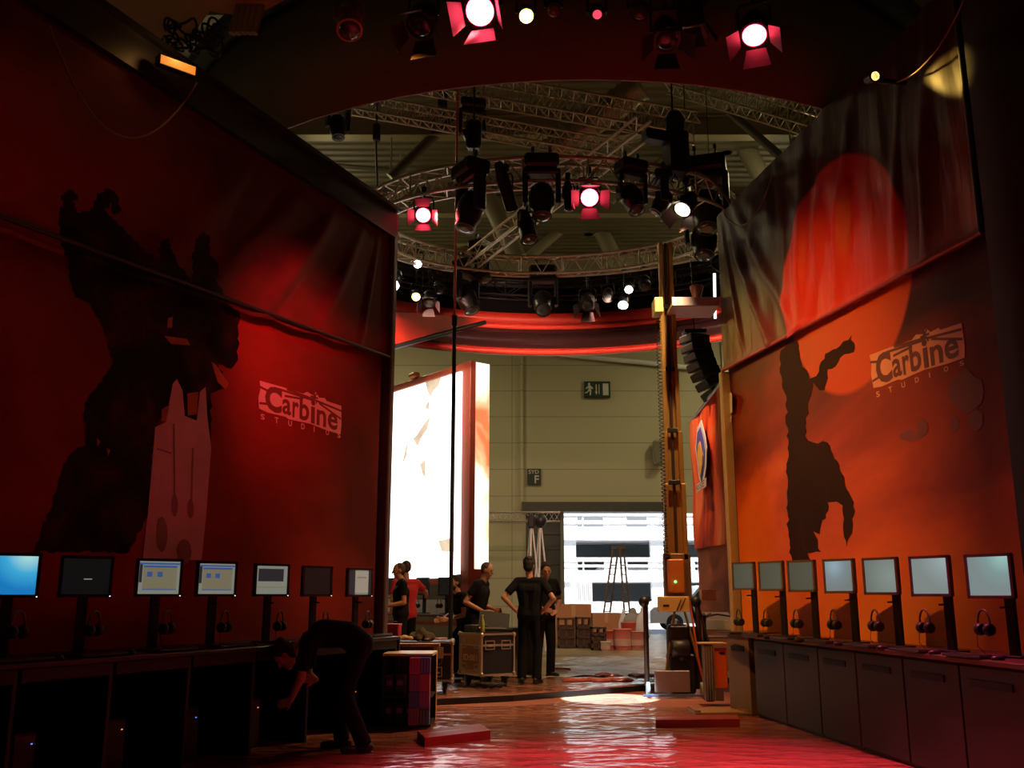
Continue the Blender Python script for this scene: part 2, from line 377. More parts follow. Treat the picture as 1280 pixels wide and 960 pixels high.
M_tube = mat('olive_roof_tube', (.30, .27, .17), .5)
def roofframe(x, y):
    """V of big round struts below the roof with a node"""
    r = thing('roof_strut', 'x', 'roof structure', (x, y, RZ))
    return r
nodes = [(905, 138, 24, 'pale roof strut frame fanning down behind the right banner'),
         (735, 258, 30, 'roof strut frame in the middle above the far truss circle'),
         (575, 178, 26, 'roof strut frame left behind the tall pole')]
for (px, py, Y, lab) in nodes:
    n0 = P(px, py, Y); r = thing('roof_frame', lab, 'roof structure', (n0.x, n0.y, n0.z), 0, 'hall roof frames')
    a = MB(); a.sph(n0, .28); a.tube(n0, (n0.x, n0.y, RZ), .16); a.build('node', M_tube, r, True)
    for dx, dy, dz, rr in ((-2.9, 0, -2.6, .17), (1.7, 0, -3.6, .26), (-4.5, 1, 1.2, .12), (4.6, 1, 1.0, .12)):
        q = MB(); e = n0+Vector((dx, dy, dz))
        if e.z > RZ: e.z = RZ
        q.tube(n0, e, rr, n=14); q.build('strut', M_tube, r, True)
for k, y in enumerate((12.5, 17, 22, 27, 32)):
    mb = MB(); mb.box((0, y, RZ-.28), (33.6, .16, .5)); mb.box((0, y, RZ-.55), (33.6, .34, .04)); mb.box((0, y, RZ-.03), (33.6, .34, .04))
    struct(mb.build('ceiling_beam', M_tube)).name = 'trim_%d' % (10+k)
# long roof beams and pipes crossing the upper left and right
for (xa, ya, Ya_, xb, yb_, Yb, rr, lab) in ((566, 105, 22, 488, 222, 22, .13, 'dark diagonal roof pipe left of the tall pole'), (395, 205, 24, 500, 214, 24, .07, 'thin level roof pipe at the upper left'), (912, 140, 21, 990, 208, 20, .10, 'dark slanting roof pipe running to the right banner'), (700, 108, 25, 770, 250, 25, .14, 'pale diagonal roof pipe at the middle'), (640, 110, 26, 560, 200, 26, .10, 'thin diagonal roof pipe right of the tall pole'), (400, 118, 22, 460, 100, 22, .06, 'thin roof pipe at the far upper left'), (860, 120, 26, 800, 215, 26, .16, 'thick pale roof pipe leaning left above the lift'), (740, 300, 32, 830, 285, 32, .12, 'level roof pipe low above the far side lamps'), (590, 300, 32, 690, 296, 32, .12, 'level roof pipe low beside the tall pole')):
    a = P(xa, ya, Ya_); b_ = P(xb, yb_, Yb); a.z = min(a.z, RZ-.05); b_.z = min(b_.z, RZ-.05); t = thing('roof_pipe', lab, 'pipe', a); q = MB(); q.tube(a, b_, rr, n=12); q.build('pipe', mat('dark_olive_pipe', (.10, .09, .055), .5) if 'dark' in lab or 'thin' in lab else M_tube, t, True)
    for e_ in (a, b_): q = MB(); q.tube(e_, (e_.x, e_.y, RZ), .02); q.build('hanger', M_tube, t, True)
# ribbed air duct seen high in the middle
mb = MB(); q0 = P(690, 190, 19); q1 = P(800, 108, 18)
mb.tube(q0, q1, .3, n=16)
for k in range(14): t = k/13; c_ = q0.lerp(q1, t); dd = (q1-q0).normalized(); mb.tube(c_-dd*.02, c_+dd*.02, .33, n=16)
for t in (.1, .9): c_ = q0.lerp(q1, t); mb.tube(c_, (c_.x, c_.y, RZ), .02, n=6)
tag(mb.build('air_duct', mat('duct_tin', (.35, .32, .24), .4, .6)), 'ribbed silver air duct slanting under the hall roof', 'air duct')
# ---- added hall lamps: bell lamps hung out of view under the roof
M_lampglow = mat('added_lamp_glass', (1, .95, .8), .5, em=(1, .9, .62), es=14)
for k, (x, y, wt, wh) in enumerate(HALL):
    r = thing('added_hall_lamp', 'added bell-shaped hall lamp out of view under the roof at the '+wh, 'ceiling lamp', (x, y, RZ-1.15), 0, 'added bell lamps of the hall roof')
    a = MB(); a.lathe((0, 0, 0), (0,0,1), [(0, .32), (.03, .33), (.25, .22), (.4, .1), (.55, .07)], 20); a.build('lamp_shade', M_steel, r)
    a = MB(); a.tube((0, 0, .55), (0, 0, 1.15), .012); a.build('suspension_rod', M_steel, r)
    a = MB(); a.lathe((0, 0, -.02), (0,0,1), [(0, .05), (.02, .28), (.04, .3)], 20); a.build('lamp_glass', M_lampglow, r)
    lo = light('SPOT', 'lamp_light', (0, 0, -.2), wt*1.25, HALL_COL, shadow_soft_size=.3, spot_size=R(165), spot_blend=.5); lo.parent = r
    lo = light('POINT', 'roof_fill_light', (0, 0, -.15), wt*.38, HALL_COL, shadow_soft_size=.3); lo.parent = r  # added fill that brightens the roof deck
# white crane rail / light strip across the back wall
mb = MB(); a = P(700, 443, 33.85); b2 = P(832, 456, 33.85)
c3 = P(884, 460, 31.5); 
mb.tube(a, b2, .09, n=8); mb.tube(b2, P(912, 466, 33.85), .09, n=8); mb.tube(P(903, 408, 33.85), P(905, 464, 33.85), .07)
o = mb.build('white_pipe', mat('white_enamel', (.8, .82, .78), .4, em=None)); tag(o, 'white pipework running along the hall wall behind the lift mast', 'pipe')
# exit sign
def sign_box(px0, py0, px1, py1, Y, th, m, name, label, cat):
    a = P(px0, py0, Y); b = P(px1, py1, Y); cx = (a.x+b.x)/2; cz = (a.z+b.z)/2
    r = thing(name, label, cat, (cx, Y, cz)); q = MB(); q.box((0, 0, 0), (b.x-a.x, th, a.z-b.z), bev=.01); q.build('sign_box', m, r)
    return r, b.x-a.x, a.z-b.z
M_signwhite = mat('sign_white', (.6, .62, .5), .5)
r, W, H = sign_box(730, 477, 763, 497, BY-.07, .12, mat('sign_dark_green', (.01, .03, .02), .5), 'exit_sign', 'dark green exit sign with running man, arrow and door high on the hall wall', 'exit sign')
q = MB(); y = -.075; s_ = H/2
def pl(pts, q=q, y=y):
    q.prism([(a*W/2, b*H/2) for a, b in pts], (0, y, 0), (1,0,0), (0,0,1), (0, .012, 0))
pl([(-.62+.09*math.cos(t*PI/5), .62+.2*math.sin(t*PI/5)) for t in range(10)])
pl([(-.72, .4), (-.5, .45), (-.42, .05), (-.6, -.1), (-.66, .0)])
pl([(-.72, .4), (-.9, .1), (-.84, 0), (-.66, .25)]); pl([(-.5, .42), (-.3, .12), (-.34, .02), (-.56, .25)])
pl([(-.6, 0), (-.45, -.1), (-.5, -.75), (-.6, -.75), (-.58, -.25), (-.7, -.1)]); pl([(-.66, .05), (-.56, -.1), (-.8, -.5), (-.95, -.5), (-.95, -.38), (-.8, -.35)])
pl([(-.12, .6), (-.04, .6), (-.04, -.3), (.02, -.3), (-.08, -.7), (-.18, -.3), (-.12, -.3)]); pl([(.1, .6), (.16, .6), (.16, -.6), (.1, -.6)])
pl([(.42, .7), (.85, .7), (.85, -.75), (.42, -.75)]); q.build('pictogram', M_signwhite, r)
r, W, H = sign_box(659, 586, 676, 606, BY-.045, .08, mat('sign_dark', (.02, .025, .02), .5), 'zone_sign', 'small dark square sign with letter F on the hall wall', 'sign')
q = MB(); fit_text(q, 'F', (W*.04, -.05, -H*.42), (W*.36, -.05, -H*.42), (W*.36, -.05, H*.08), (W*.04, -.05, H*.08), .02)
fit_text(q, 'SYD', (-W*.4, -.05, H*.18), (W*.36, -.05, H*.18), (W*.36, -.05, H*.42), (-W*.4, -.05, H*.42), .01); q.build('lettering', M_signwhite, r)
# ================================================================ OUTSIDE: car park
M_conc = mat('white_concrete', (.75, .76, .78), .7)
mb = MB(); mb.box((4, 80, -.22), (90, 91, .2)); struct(mb.build('ground_outside', mat('asphalt', (.3, .3, .3), .8)))
OY = 52
r = thing('parking_garage', 'white multi-storey car park beyond the open hall door', 'building', (4, OY, 0))
def band(y0, y1, name, slots=(), th=.3, m=M_conc, Y=OY, px0=640, px1=960):
    zt_ = P(700, y0, Y).z; zb_ = P(700, y1, Y).z; xa = P(px0, 700, Y).x; xb = P(px1, 700, Y).x
    q = MB(); q.box(((xa+xb)/2, Y, (zt_+zb_)/2), (xb-xa, th, zt_-zb_)); q.build(name, m, r, True)
M_slot = mat('shaded_interior', (.10, .11, .12), .8)  # shade inside the car park put into the rear wall colour
band(600, 645, 'parapet'); band(651, 655, 'rail'); band(659, 675, 'parapet'); band(697, 702, 'rail'); band(706, 709, 'rail'); band(713, 727, 'parapet'); band(752, 766, 'parapet')
for y0, y1 in ((645, 651), (655, 659), (702, 706), (709, 713)):
    for a0, a1 in ((640, 722), (728, 730), (755, 784), (810, 822), (830, 868), (872, 960)):
        band(y0, y1, 'infill', Y=OY+.02, px0=a0, px1=a1, th=.2)
q = MB(); xa = P(600, 700, OY+5).x; xb = P(1000, 700, OY+5).x
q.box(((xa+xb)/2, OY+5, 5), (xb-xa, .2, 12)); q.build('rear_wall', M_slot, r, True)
for z in (P(700, 672, OY).z, P(700, 725, OY).z): q = MB(); q.box(((xa+xb)/2, OY+2.6, z), (xb-xa, 4.8, .25)); q.build('floor_slab', M_conc, r, True)
for px in (712, 822, 885): q = MB(); p = P(px, 700, OY); q.box((p.x, OY+.3, 3), (.7, .5, 7.5), bev=.03); q.build('column', M_conc, r, True)
# fence with upright bars outside
f = thing('bar_fence', 'white fence of upright bars outside the hall door', 'fence', (P(726, 760, 46).x, 46, 0)); q = MB()
for k in range(16):
    p = P(714+k*1.7, 726, 46); q.box((p.x, 46, p.z/2), (.035, .04, p.z))
q.build('bars', mat('fence_white', (.6, .6, .6), .6), f, True); q = MB(); a = P(713, 727, 46); b = P(741, 727, 46)
q.box(((a.x+b.x)/2, 46, a.z), (b.x-a.x, .06, .06)); q.box(((a.x+b.x)/2, 46, .25), (b.x-a.x, .06, .06)); q.build('rail', M_white, f, True)
def car(name, label, loc, rz, col, L=4.2, Wd=1.7, Hh=1.45):
    t = thing(name, label, 'car', loc, rz, None); mc = mat('car_paint_'+name+str(col), col, .3, .1, coat=.6)
    prof = [(-L/2, .3), (-L/2, .75), (-L/2+.15, .88), (-L*.22, .98), (-L*.08, Hh), (L*.28, Hh), (L*.42, .98), (L/2, .9), (L/2, .3)]
    q = MB(); q.prism(prof, (0, -Wd/2, 0), (1,0,0), (0,0,1), (0, Wd, 0)); q.build('body', mc, t)
    q = MB(); win = [(-L*.19, 1.0), (-L*.07, Hh-.07), (L*.27, Hh-.07), (L*.37, 1.0)]
    q.prism(win, (0, -Wd/2-.01, 0), (1,0,0), (0,0,1), (0, Wd+.02, 0)); q.build('window', mat('car_glass', (.03, .035, .04), .1), t)
    for x in (-L*.3, L*.3):
        for yy in (-Wd/2+.08, Wd/2-.08):
            q = MB(); q.lathe((x, yy-.1, .32), (0,1,0), [(0, .28), (.02, .32), (.18, .32), (.2, .28)], 20); wv = q.build('wheel', M_black, t)
            q = MB(); q.lathe((x, yy-.115, .32), (0,1,0), [(0, .12), (.03, .19), (.23, .19)], 12); q.build('hubcap', M_alu, wv)
    return t
p = P(883, 760, 38); car('parked_car', 'white car parked outside the hall door beside the lift mast', (p.x, 38, 0), 0, (.7, .7, .7), 4.6, 1.8, 1.7)
for k, (px, c, lb) in enumerate(((785, (.5, .5, .5), 'silver car on the upper deck of the car park, seen over its parapet'),)):
    z = P(700, 703, OY+2.5).z; p = P(px, 700, OY+2.4); car('parked_car', lb, (p.x, OY+2.5, P(700, 672, OY).z-2.35), 0, c, 3.6, 1.5, 1.35)
# ================================================================ BOOTH WALLS AND BANNERS
M_wallback = mat('black_booth_cloth', (.012, .009, .008), .8)
def local_wall(wf, s0, s1, h, th=.1):
    mb = MB(); mb.box(((s0+s1)/2, th/2, h/2), (abs(s1-s0), th, h)); o = mb.build('wall', M_wallback)
    o.location = wf.o; o.rotation_euler = (0, 0, wf.rz); return struct(o)
LN = -9.6; RN = 12.5
local_wall(LW, LN, 0, H_L).name = 'wall_left'
local_wall(RW, 0, RN, H_R).name = 'wall_right'
# seams where the draped upper cloth ends
LA = LW.hit(477, 447); LB = LW.hit(300, 390); RA = RW.hit(918, 460); RB = RW.hit(1240, 291)
def seamL(s): t = (s-LA.x)/(LB.x-LA.x); return LA.z+(LB.z-LA.z)*min(t, 2.2)
def seamR(s): t = (s-RA.x)/(RB.x-RA.x); return RA.z+(RB.z-RA.z)*t
# colours of the prints
ring_c = RW.hit(1056, 345); ring_e = RW.hit(983, 372); ring_t = RW.hit(1058, 208)
crad = (abs(ring_t.z-ring_c.z)+abs(ring_e.x-ring_c.x))/2
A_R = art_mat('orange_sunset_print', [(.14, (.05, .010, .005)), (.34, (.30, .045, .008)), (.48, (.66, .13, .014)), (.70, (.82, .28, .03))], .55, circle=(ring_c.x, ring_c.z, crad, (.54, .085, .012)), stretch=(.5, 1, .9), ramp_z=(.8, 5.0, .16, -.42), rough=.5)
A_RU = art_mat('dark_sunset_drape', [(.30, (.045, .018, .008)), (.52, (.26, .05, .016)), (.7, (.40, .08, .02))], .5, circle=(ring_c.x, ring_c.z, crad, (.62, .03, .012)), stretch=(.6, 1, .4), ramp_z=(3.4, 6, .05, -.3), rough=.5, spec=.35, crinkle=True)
A_L = art_mat('deep_red_cloud_print', [(.36, (.07, .010, .008)), (.5, (.20, .018, .010)), (.68, (.34, .03, .014))], .5, stretch=(.6, 1, .8), rough=.55, seed=3)
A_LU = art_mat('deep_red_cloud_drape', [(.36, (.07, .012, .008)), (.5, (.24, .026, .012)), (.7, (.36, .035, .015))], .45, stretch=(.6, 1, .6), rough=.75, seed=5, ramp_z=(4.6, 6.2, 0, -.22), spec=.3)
M_sil = art_mat('silhouette_ink', [(.42, (.010, .005, .004)), (.58, (.03, .010, .007)), (.75, (.09, .018, .010))], 2.6, rough=.7, spec=.08)
M_sil2 = mat('coat_ink', (.030, .012, .007), .7, spec=.1, var=.35, scale=3)
M_mauve = mat('mauve_ink', (.70, .42, .52), .6, var=.3, scale=2.2)
M_ember = mat('ember_ink', (.45, .07, .02), .6, var=.4, scale=6)
M_logo_pale = mat('logo_pale_ink', (.80, .50, .46), .6, var=.05)
M_logo_R = mat('logo_tan_ink', (.72, .36, .22), .6, var=.08)
def wallroot(name, wf, label, cat='banner'):
    r = thing(name, label, cat, wf.w(0, .012, 0), wf.rz); return r
# ---- printed lower cloth (flat) with its silhouettes and logo
def flatcloth(wf, s0, s1, seam, zb, n=60):
    mb = MB(); y = -.012
    def fn(u, v):
        s = s0+(s1-s0)*u; z = zb+(seam(s)+.15-zb)*v
        return (s, 0, z)
    mb.grid(fn, n, 24); return mb
def jag(pts, amp, step, seed=1):
    r_ = random.Random(seed); out = []
    for i, (x0, y0) in enumerate(pts):
        x1, y1 = pts[(i+1) % len(pts)]; L = math.hypot(x1-x0, y1-y0); n = max(1, int(L/step)); nx, ny = -(y1-y0)/(L+1e-6), (x1-x0)/(L+1e-6)
        for k in range(n):
            t = k/n; a = 0 if k == 0 else r_.uniform(-amp, amp); out.append((x0+(x1-x0)*t+nx*a, y0+(y1-y0)*t+ny*a))
    return out
def inkshape(mb, wf, pts, depth=.002, lift=.01):
    if len(pts) > 30: pts = jag(pts, 2.2, 5)
    q = [wf.hit(x, y) for x, y in pts]; mb.prism([(p.x, p.z) for p in q], (0, -lift, 0), (1,0,0), (0,0,1), (0, depth, 0))
LP = wallroot('printed_banner', LW, 'tall deep red printed cloth on the left wall with dark armoured silhouette and pale logo')
flatcloth(LW, LN, -.08, seamL, .5).build('cloth', A_L, LP)
RP = wallroot('printed_banner', RW, 'tall orange printed cloth on the right wall with dark cloaked silhouette and tan logo')
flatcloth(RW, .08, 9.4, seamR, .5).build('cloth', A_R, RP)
# generic dark figure on the left cloth
mb = MB()
FIG_L = [(80,300),(78,268),(84,240),(97,236),(104,246),(96,250),(102,266),(118,262),(126,242),(136,234),(150,243),(156,262),(146,268),(142,252),(134,262),(152,280),(172,300),(200,326),(203,302),(212,298),(221,325),(240,348),(244,300),(254,290),(264,296),(264,318),(275,330),(270,352),(284,370),(298,392),(296,450),(288,461),(272,455),(282,486),(262,492),(262,556),(252,536),(246,524),(214,524),(200,522),(188,560),(184,640),(160,690),(40,690),(60,640),(72,600),(84,570),(106,556),(104,505),(122,480),(140,455),(132,420),(112,380),(92,372),(86,340)]
inkshape(mb, LW, FIG_L, lift=.004)
mb.build('silhouette', M_sil, LP)
mb = MB(); inkshape(mb, LW, [(214,480),(219,474),(226,488),(229,520),(244,526),(248,490),(255,484),(257,520),(262,560),(256,640),(250,700),(176,700),(183,640),(192,534),(205,528)], lift=.008)
mb.build('pale_shape', M_mauve, LP)
mb = MB()
for x, y, a, b in ((216, 632, 4, 14), (236, 636, 4, 12), (200, 668, 7, 22), (228, 690, 9, 16)):
    inkshape(mb, LW, [(x+a*math.cos(t*PI/6), y+b*math.sin(t*PI/6)) for t in range(12)], lift=.011)
for pts in ([(214, 530), (216, 530), (217, 620), (215, 620)], [(238, 560), (240, 560), (238, 625), (236, 625)], [(194, 560), (212, 566), (212, 568), (194, 562)]):
    inkshape(mb, LW, pts, lift=.011)
mb.build('pale_shape_marks', mat('mauve_dark_ink', (.30, .15, .20), .6), LP)
mb = MB()
for pts in ([(262,452),(268,456),(284,480),(280,487),(270,478)], [(200,512),(210,506),(206,528),(200,526)], [(232,492),(246,490),(244,518),(233,520)], [(203,420),(232,424),(236,432),(212,430)], [(208,398),(214,396),(213,410),(207,410)], [(119,548),(123,552),(120,558)], [(131,560),(136,563),(133,570)]):
    mb = MB(); inkshape(mb, LW, pts, lift=.008); mb.build('ember_mark', M_ember, LP)
# generic cloaked figure on the right cloth
mb = MB()
inkshape(mb, RW, [(976,445),(984,428),(998,426),(1003,452),(1013,474),(1022,470),(1028,452),(1038,440),(1052,432),(1066,419),(1069,440),(1052,447),(1046,458),(1036,462),(1032,488),(1026,488),(1018,478),(1011,506),(1008,545),(1018,553),(1036,553),(1051,582),(1063,616),(1069,628),(1067,660),(1060,683),(1056,665),(1055,632),(1048,627),(1036,628),(1034,648),(1028,656),(1026,668),(1018,664),(1028,690),(1010,692),(1004,684),(1022,706),(992,706),(988,690),(986,640),(986,560),(985,500),(978,470)], lift=.004)
mb.build('silhouette', M_sil2, RP)
mb = MB()
for x, y, a, b in ((1155, 535, 7, 11), (1222, 525, 9, 14), (1210, 490, 22, 26), (1140, 545, 14, 7), (1196, 530, 5, 10)):
    mb = MB(); inkshape(mb, RW, [(x+a*math.cos(t*PI/6), y+b*(1+.2*math.sin(t*3))*math.sin(t*PI/6)) for t in range(12)], lift=.004); mb.build('cloud_mark', mat('cloud_ink', (.17, .03, .010), .6, var=.3, scale=3), RP)
# ---- logos
def logo(wf, root, quad, sub, pale, dark, right=False):
    """quad: A bl, B br, C tr, D tl in pixels on the wall"""
    A, B, Cc, D = [wf.hit(*p) for p in quad]
    for v in (A, B, Cc, D): v.y = -.028
    def at(u, v, y=-.028):
        p = A*(1-u)*(1-v)+B*u*(1-v)+Cc*u*v+D*(1-u)*v; p.y = y; return p
    mb = MB(); pts = [(0, 0), (.1, -.04), (.3, .0), (.34, -.05), (.6, .02), (.8, -.03), (1, -.03), (1.01, .3), (1, .96), (.8, .98), (.78, 1.06), (.7, 1.02), (.66, 1.18), (.62, 1.04), (.55, 1.1), (.5, .99), (.25, 1.01), (0, 1.0), (.01, .7), (-.01, .4)]
    q = [at(u, v) for u, v in pts]
    mb.prism([(p.x, p.z) for p in q], (0, -.006, 0), (1,0,0), (0,0,1), (0, .002, 0)); o = mb.build('logo_plaque', pale, root)
    mb = MB(); Y = -.0085
    if True:
        fit_text(mb, 'C', at(.06, .04, Y), at(.25, .02, Y), at(.25, .93, Y), at(.06, .95, Y), .045)
        vs = [('a', .255, .36, .08, .62), ('r', .375, .45, .06, .62), ('b', .46, .58, .06, .88), ('i', .60, .655, .05, .86), ('n', .675, .80, .05, .60), ('e', .82, .955, .05, .62)]
        for ch, u0, u1, v0, v1 in vs: fit_text(mb, ch, at(u0, v0, Y), at(u1, v0, Y), at(u1, v1, Y), at(u0, v1, Y), .022)
    for u0, v0, u1, v1 in ((.2, .9, .62, .86), (.3, .98, .64, .9), (.66, .88, 1.0, .78), (.7, .82, 1.0, .5), (0, .2, .1, .26), (0, .78, .09, .72), (.28, .72, .5, .8)):
        a = at(u0, v0, Y); b = at(u1, v1, Y); d = Vector((0, 0, .012)); mb.add([a-d, b-d, b+d, a+d], [(0, 1, 2, 3)])
    for k in range(8):
        t = k*PI/4; a = at(.64, .98, Y); b = a+Vector((math.cos(t)*.07, 0, math.sin(t)*.09)); d = Vector((math.sin(t)*.01, 0, -math.cos(t)*.01)); mb.add([a-d, b-d, b+d, a+d], [(0, 1, 2, 3)])
    mb.build('logo_lettering', dark, root)
    A, B, Cc, D = [wf.hit(*p) for p in sub]
    for v in (A, B, Cc, D): v.y = -.006
    mb = MB()
    for i, ch in enumerate('STUDIOS'):
        u0 = i/6*.955; u1 = u0+(.045 if ch != 'I' else .012)
        f_ = lambda u, v: A*(1-u)*(1-v)+B*u*(1-v)+Cc*u*v+D*(1-u)*v
        fit_text(mb, ch, f_(u0, 0), f_(u1, 0), f_(u1, 1), f_(u0, 1), .02)
    mb.build('logo_subtitle', pale, root)
M_logoink = mat('logo_dark_red_ink', (.20, .018, .012), .6)
logo(LW, LP, [(322,511),(424,542),(425,506),(323,476)], [(324,524),(424,548),(424,541),(324,517)], M_logo_pale, M_logoink)
logo(RW, RP, [(1094,485),(1208,446),(1204,402),(1089,444)], [(1098,497),(1208,456),(1207,450),(1097,490)], M_logo_R, mat('logo_brown_ink', (.13, .028, .016), .6))
# ---- draped upper cloths with real folds
def fold(s, z, kind):
    if kind == 'L':
        d = .018*math.sin(s*2.3+z*.9)+.012*math.sin(s*5.1-z*1.3)
        for c0, k, wd, a in ((-.45, .55, .10, .05), (-.95, .75, .14, .07), (-1.5, .9, .2, .05), (-.2, .25, .07, .05), (-2.4, .8, .25, .03)):
            x = s-c0+(zTopL-z)*k; d += a*math.exp(-(x/wd)**2)
        return d
    d = .02*math.sin(s*3.3+z*.5)+.02*math.sin(s*7.5-z*.8+1)+.012*math.sin(s*13+z*1.9)
    for c0, k, wd, a in ((.25, -.55, .10, .09), (.5, -.75, .12, .06), (.1, -.28, .07, .06), (1.9, -.1, .12, .06), (2.6, .25, .16, .09), (3.1, .45, .14, .08), (3.7, .5, .12, .07), (4.5, .25, .1, .06), (5.0, .3, .1, .06), (1.2, .15, .15, .05)):
        x = s-c0+(zTopR-z)*k*(.6 if c0 > 1 else 1); d += a*math.exp(-(x/wd)**2)
    return d
zTopL = H_L; zTopR = H_R
def drape(s0, s1, seam, ztop, kind, nu, nv, ink=None):
    mb = MB()
    def fn(u, v):
        s = s0+(s1-s0)*u; zb = seam(s)-.03*abs(math.sin(s*4)); z = zb+(ztop-zb)*v
        a = .35+.65*math.sin(min(1, v*1.15)*PI)**.7 if 0 < v < .87 else .3
        return (s, -.06-max(0, fold(s, z, kind))*a-(.02 if v < .03 else 0), z)
    mb.grid(fn, nu, nv)
    if ink:
        for i, f in enumerate(mb.f):
            cx_ = sum(mb.v[j][0] for j in f)/4; cz_ = sum(mb.v[j][2] for j in f)/4; ins = False
            for k in range(len(ink)):
                (xa, za), (xb, zb2) = ink[k], ink[k-1]
                if (za > cz_) != (zb2 > cz_) and cx_ < (xb-xa)*(cz_-za)/(zb2-za)+xa: ins = not ins
            if ins: mb.m[i] = 1
    return mb
d1 = thing('draped_banner', 'loose dark red cloth draped over the upper left wall, slack folds near its far end', 'banner', LW.w(0), LW.rz)
inkL = [LW.hit(x, y, .1) for x, y in jag(FIG_L, 2.2, 5)]
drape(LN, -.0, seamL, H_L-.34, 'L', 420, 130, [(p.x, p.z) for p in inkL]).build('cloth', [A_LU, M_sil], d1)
mb = MB(); mb.tube((LN, -.09, seamL(LN)), (0, -.09, seamL(0)), .022); mb.build('hem_bar', M_black, d1)
RE = RB.x
d2 = thing('draped_banner', 'loose olive and red cloth with big sun disc draped over the upper right wall', 'banner', RW.w(0), RW.rz)
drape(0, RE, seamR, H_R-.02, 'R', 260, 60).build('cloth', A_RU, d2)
mb = MB(); mb.tube((0, -.09, seamR(0)), (RE, -.09, seamR(RE)), .022); mb.build('hem_bar', mat('red_hem', (.35, .03, .02), .5), d2)
mb = MB(); mb.tube((RE, -.09, seamR(RE)), (RE, -.09, H_R), .03); mb.build('side_hem', M_black, d2)
# black border board on top of the left wall
mb = MB(); mb.box(((LN)/2, -.05, H_L-.17), (-LN, .16, .36)); mb.box((LN/2, -.09, H_L+.02), (-LN, .2, .05)); o = mb.build('wall_header', M_black); o.location = LW.o; o.rotation_euler = (0, 0, LW.rz)
tag(o, 'black header board along the top of the left wall', 'header board')
# black curtain closing the near right part
mb = MB()
mb.grid(lambda u, v: (RE+.05+(RN-RE)*u, -.1-.05*math.sin(u*40), seamR(RE)*.0+.9+(H_R+.8-.9)*v), 160, 4); o = mb.build('black_curtain', M_wallback); o.location = RW.o; o.rotation_euler = (0, 0, RW.rz)
tag(o, 'black curtain hanging at the near end of the right wall', 'curtain')
# end posts
M_post = mat('beige_post', (.42, .36, .22), .5)
for wf, h, lab, m in ((RW, RW.hit(920, 460).z, 'beige metal end post of the right wall', M_post), (LW, H_L, 'dark mauve end post of the left wall', mat('mauve_post', (.10, .07, .075), .4))):
    o = thing('wall_post', lab, 'post', wf.w(0, 0), wf.rz); q = MB(); sg = 1 if wf is RW else -1
    q.box((-.02*sg, 0, h/2), (.10, .24, h), bev=.015); q.build('upright', m, o); q = MB(); q.box((-.02*sg, 0, .03), (.2, .3, .06), bev=.01); q.build('foot', M_steel, o)
# rope loops slung over the walls
def rope(name, label, pts, r=.008):
    q = MB(); q.path(pts, r); return tag(q.build(name, mat('pale_rope', (.25, .18, .10), .7)), label, 'rope')
def hang(a, b, sag, n=16): return [a.lerp(b, i/n)-Vector((0, 0, sag*4*(i/n)*(1-i/n))) for i in range(n+1)]
def onw(wf, px, py, off): p = wf.hit(px, py, off); return wf.w(p.x, off, p.z)
rope('safety_rope', 'thin rope sagging across the top of the left wall', hang(onw(LW, 62, 32, .24), onw(LW, 246, 104, .24), .75))
rope('safety_rope', 'thin rope loop hanging at the far top corner of the right wall', hang(onw(RW, 905, 268, .2), onw(RW, 965, 220, .2), .35))
rope('safety_rope', 'thin rope running up beside the right wall top edge', hang(onw(RW, 1085, 98, .2), onw(RW, 1205, 0, .2), .3))
# ================================================================ ROUND HEADER ABOVE THE STAGE
RCX, RCY, RR, ZB, ZT = .8, 14.9, 5.8, 6.6, 8.1
M_headout = mat('brown_header_cloth', (.22, .165, .12), .8, scale=2)
M_headblack = mat('header_black_cloth', (.004, .003, .003), .9, spec=.1)
M_red = mat('red_header_cloth', (.62, .035, .015), .5, scale=2)
M_redtrim = mat('bright_red_trim', (.75, .045, .02), .45)
M_smoke = mat('smoked_band', (.045, .015, .015), .18, coat=.5)
hd = thing('round_header', 'big round hanging fascia ring, brown outside with red and smoked bands inside', 'fascia ring', (RCX, RCY, ZB))
def cyl(r, z0, z1, n=128, th=.04, far=False):
    q = MB()
    def c(rr, z, i): t = 2*PI*i/n; return (rr*math.cos(t), rr*math.sin(t), z-ZB)
    vs = [c(rr, z, i) for rr, z in ((r, z0), (r+th, z0), (r+th, z1), (r, z1)) for i in range(n)]
    q.add(vs, [(k*n+i, k*n+(i+1) % n, ((k+1) % 4)*n+(i+1) % n, ((k+1) % 4)*n+i) for k in range(4) for i in range(n)], False)
    for i in range(len(q.sm)): q.sm[i] = True
    if far:
        keep = [i for i, f in enumerate(q.f) if sum(q.v[j][1] for j in f)/4 > -1.2]
        q.f = [q.f[i] for i in keep]; q.m = [q.m[i] for i in keep]; q.sm = [q.sm[i] for i in keep]
    return q
Yf = RCY+RR
z = lambda py, Y=Yf: P(640, py, Y).z
hd_out = cyl(RR+.05, P(640, 443, Yf).z-.02, ZT, th=.03).build('outer_cloth', M_headout, hd)
cyl(RR-.01, z(412), z(405)+.0, th=.05, far=True).build('red_trim', M_redtrim, hd)
cyl(RR, z(405), z(392), th=.04, far=True).build('red_band', M_red, hd)
cyl(RR, z(436), z(412), th=.04, far=True).build('smoked_band', M_smoke, hd)
cyl(RR-.01, z(443), z(436), th=.05, far=True).build('red_trim', M_redtrim, hd)
cyl(RR, z(392), ZT, th=.04).build('black_band', M_headblack, hd)
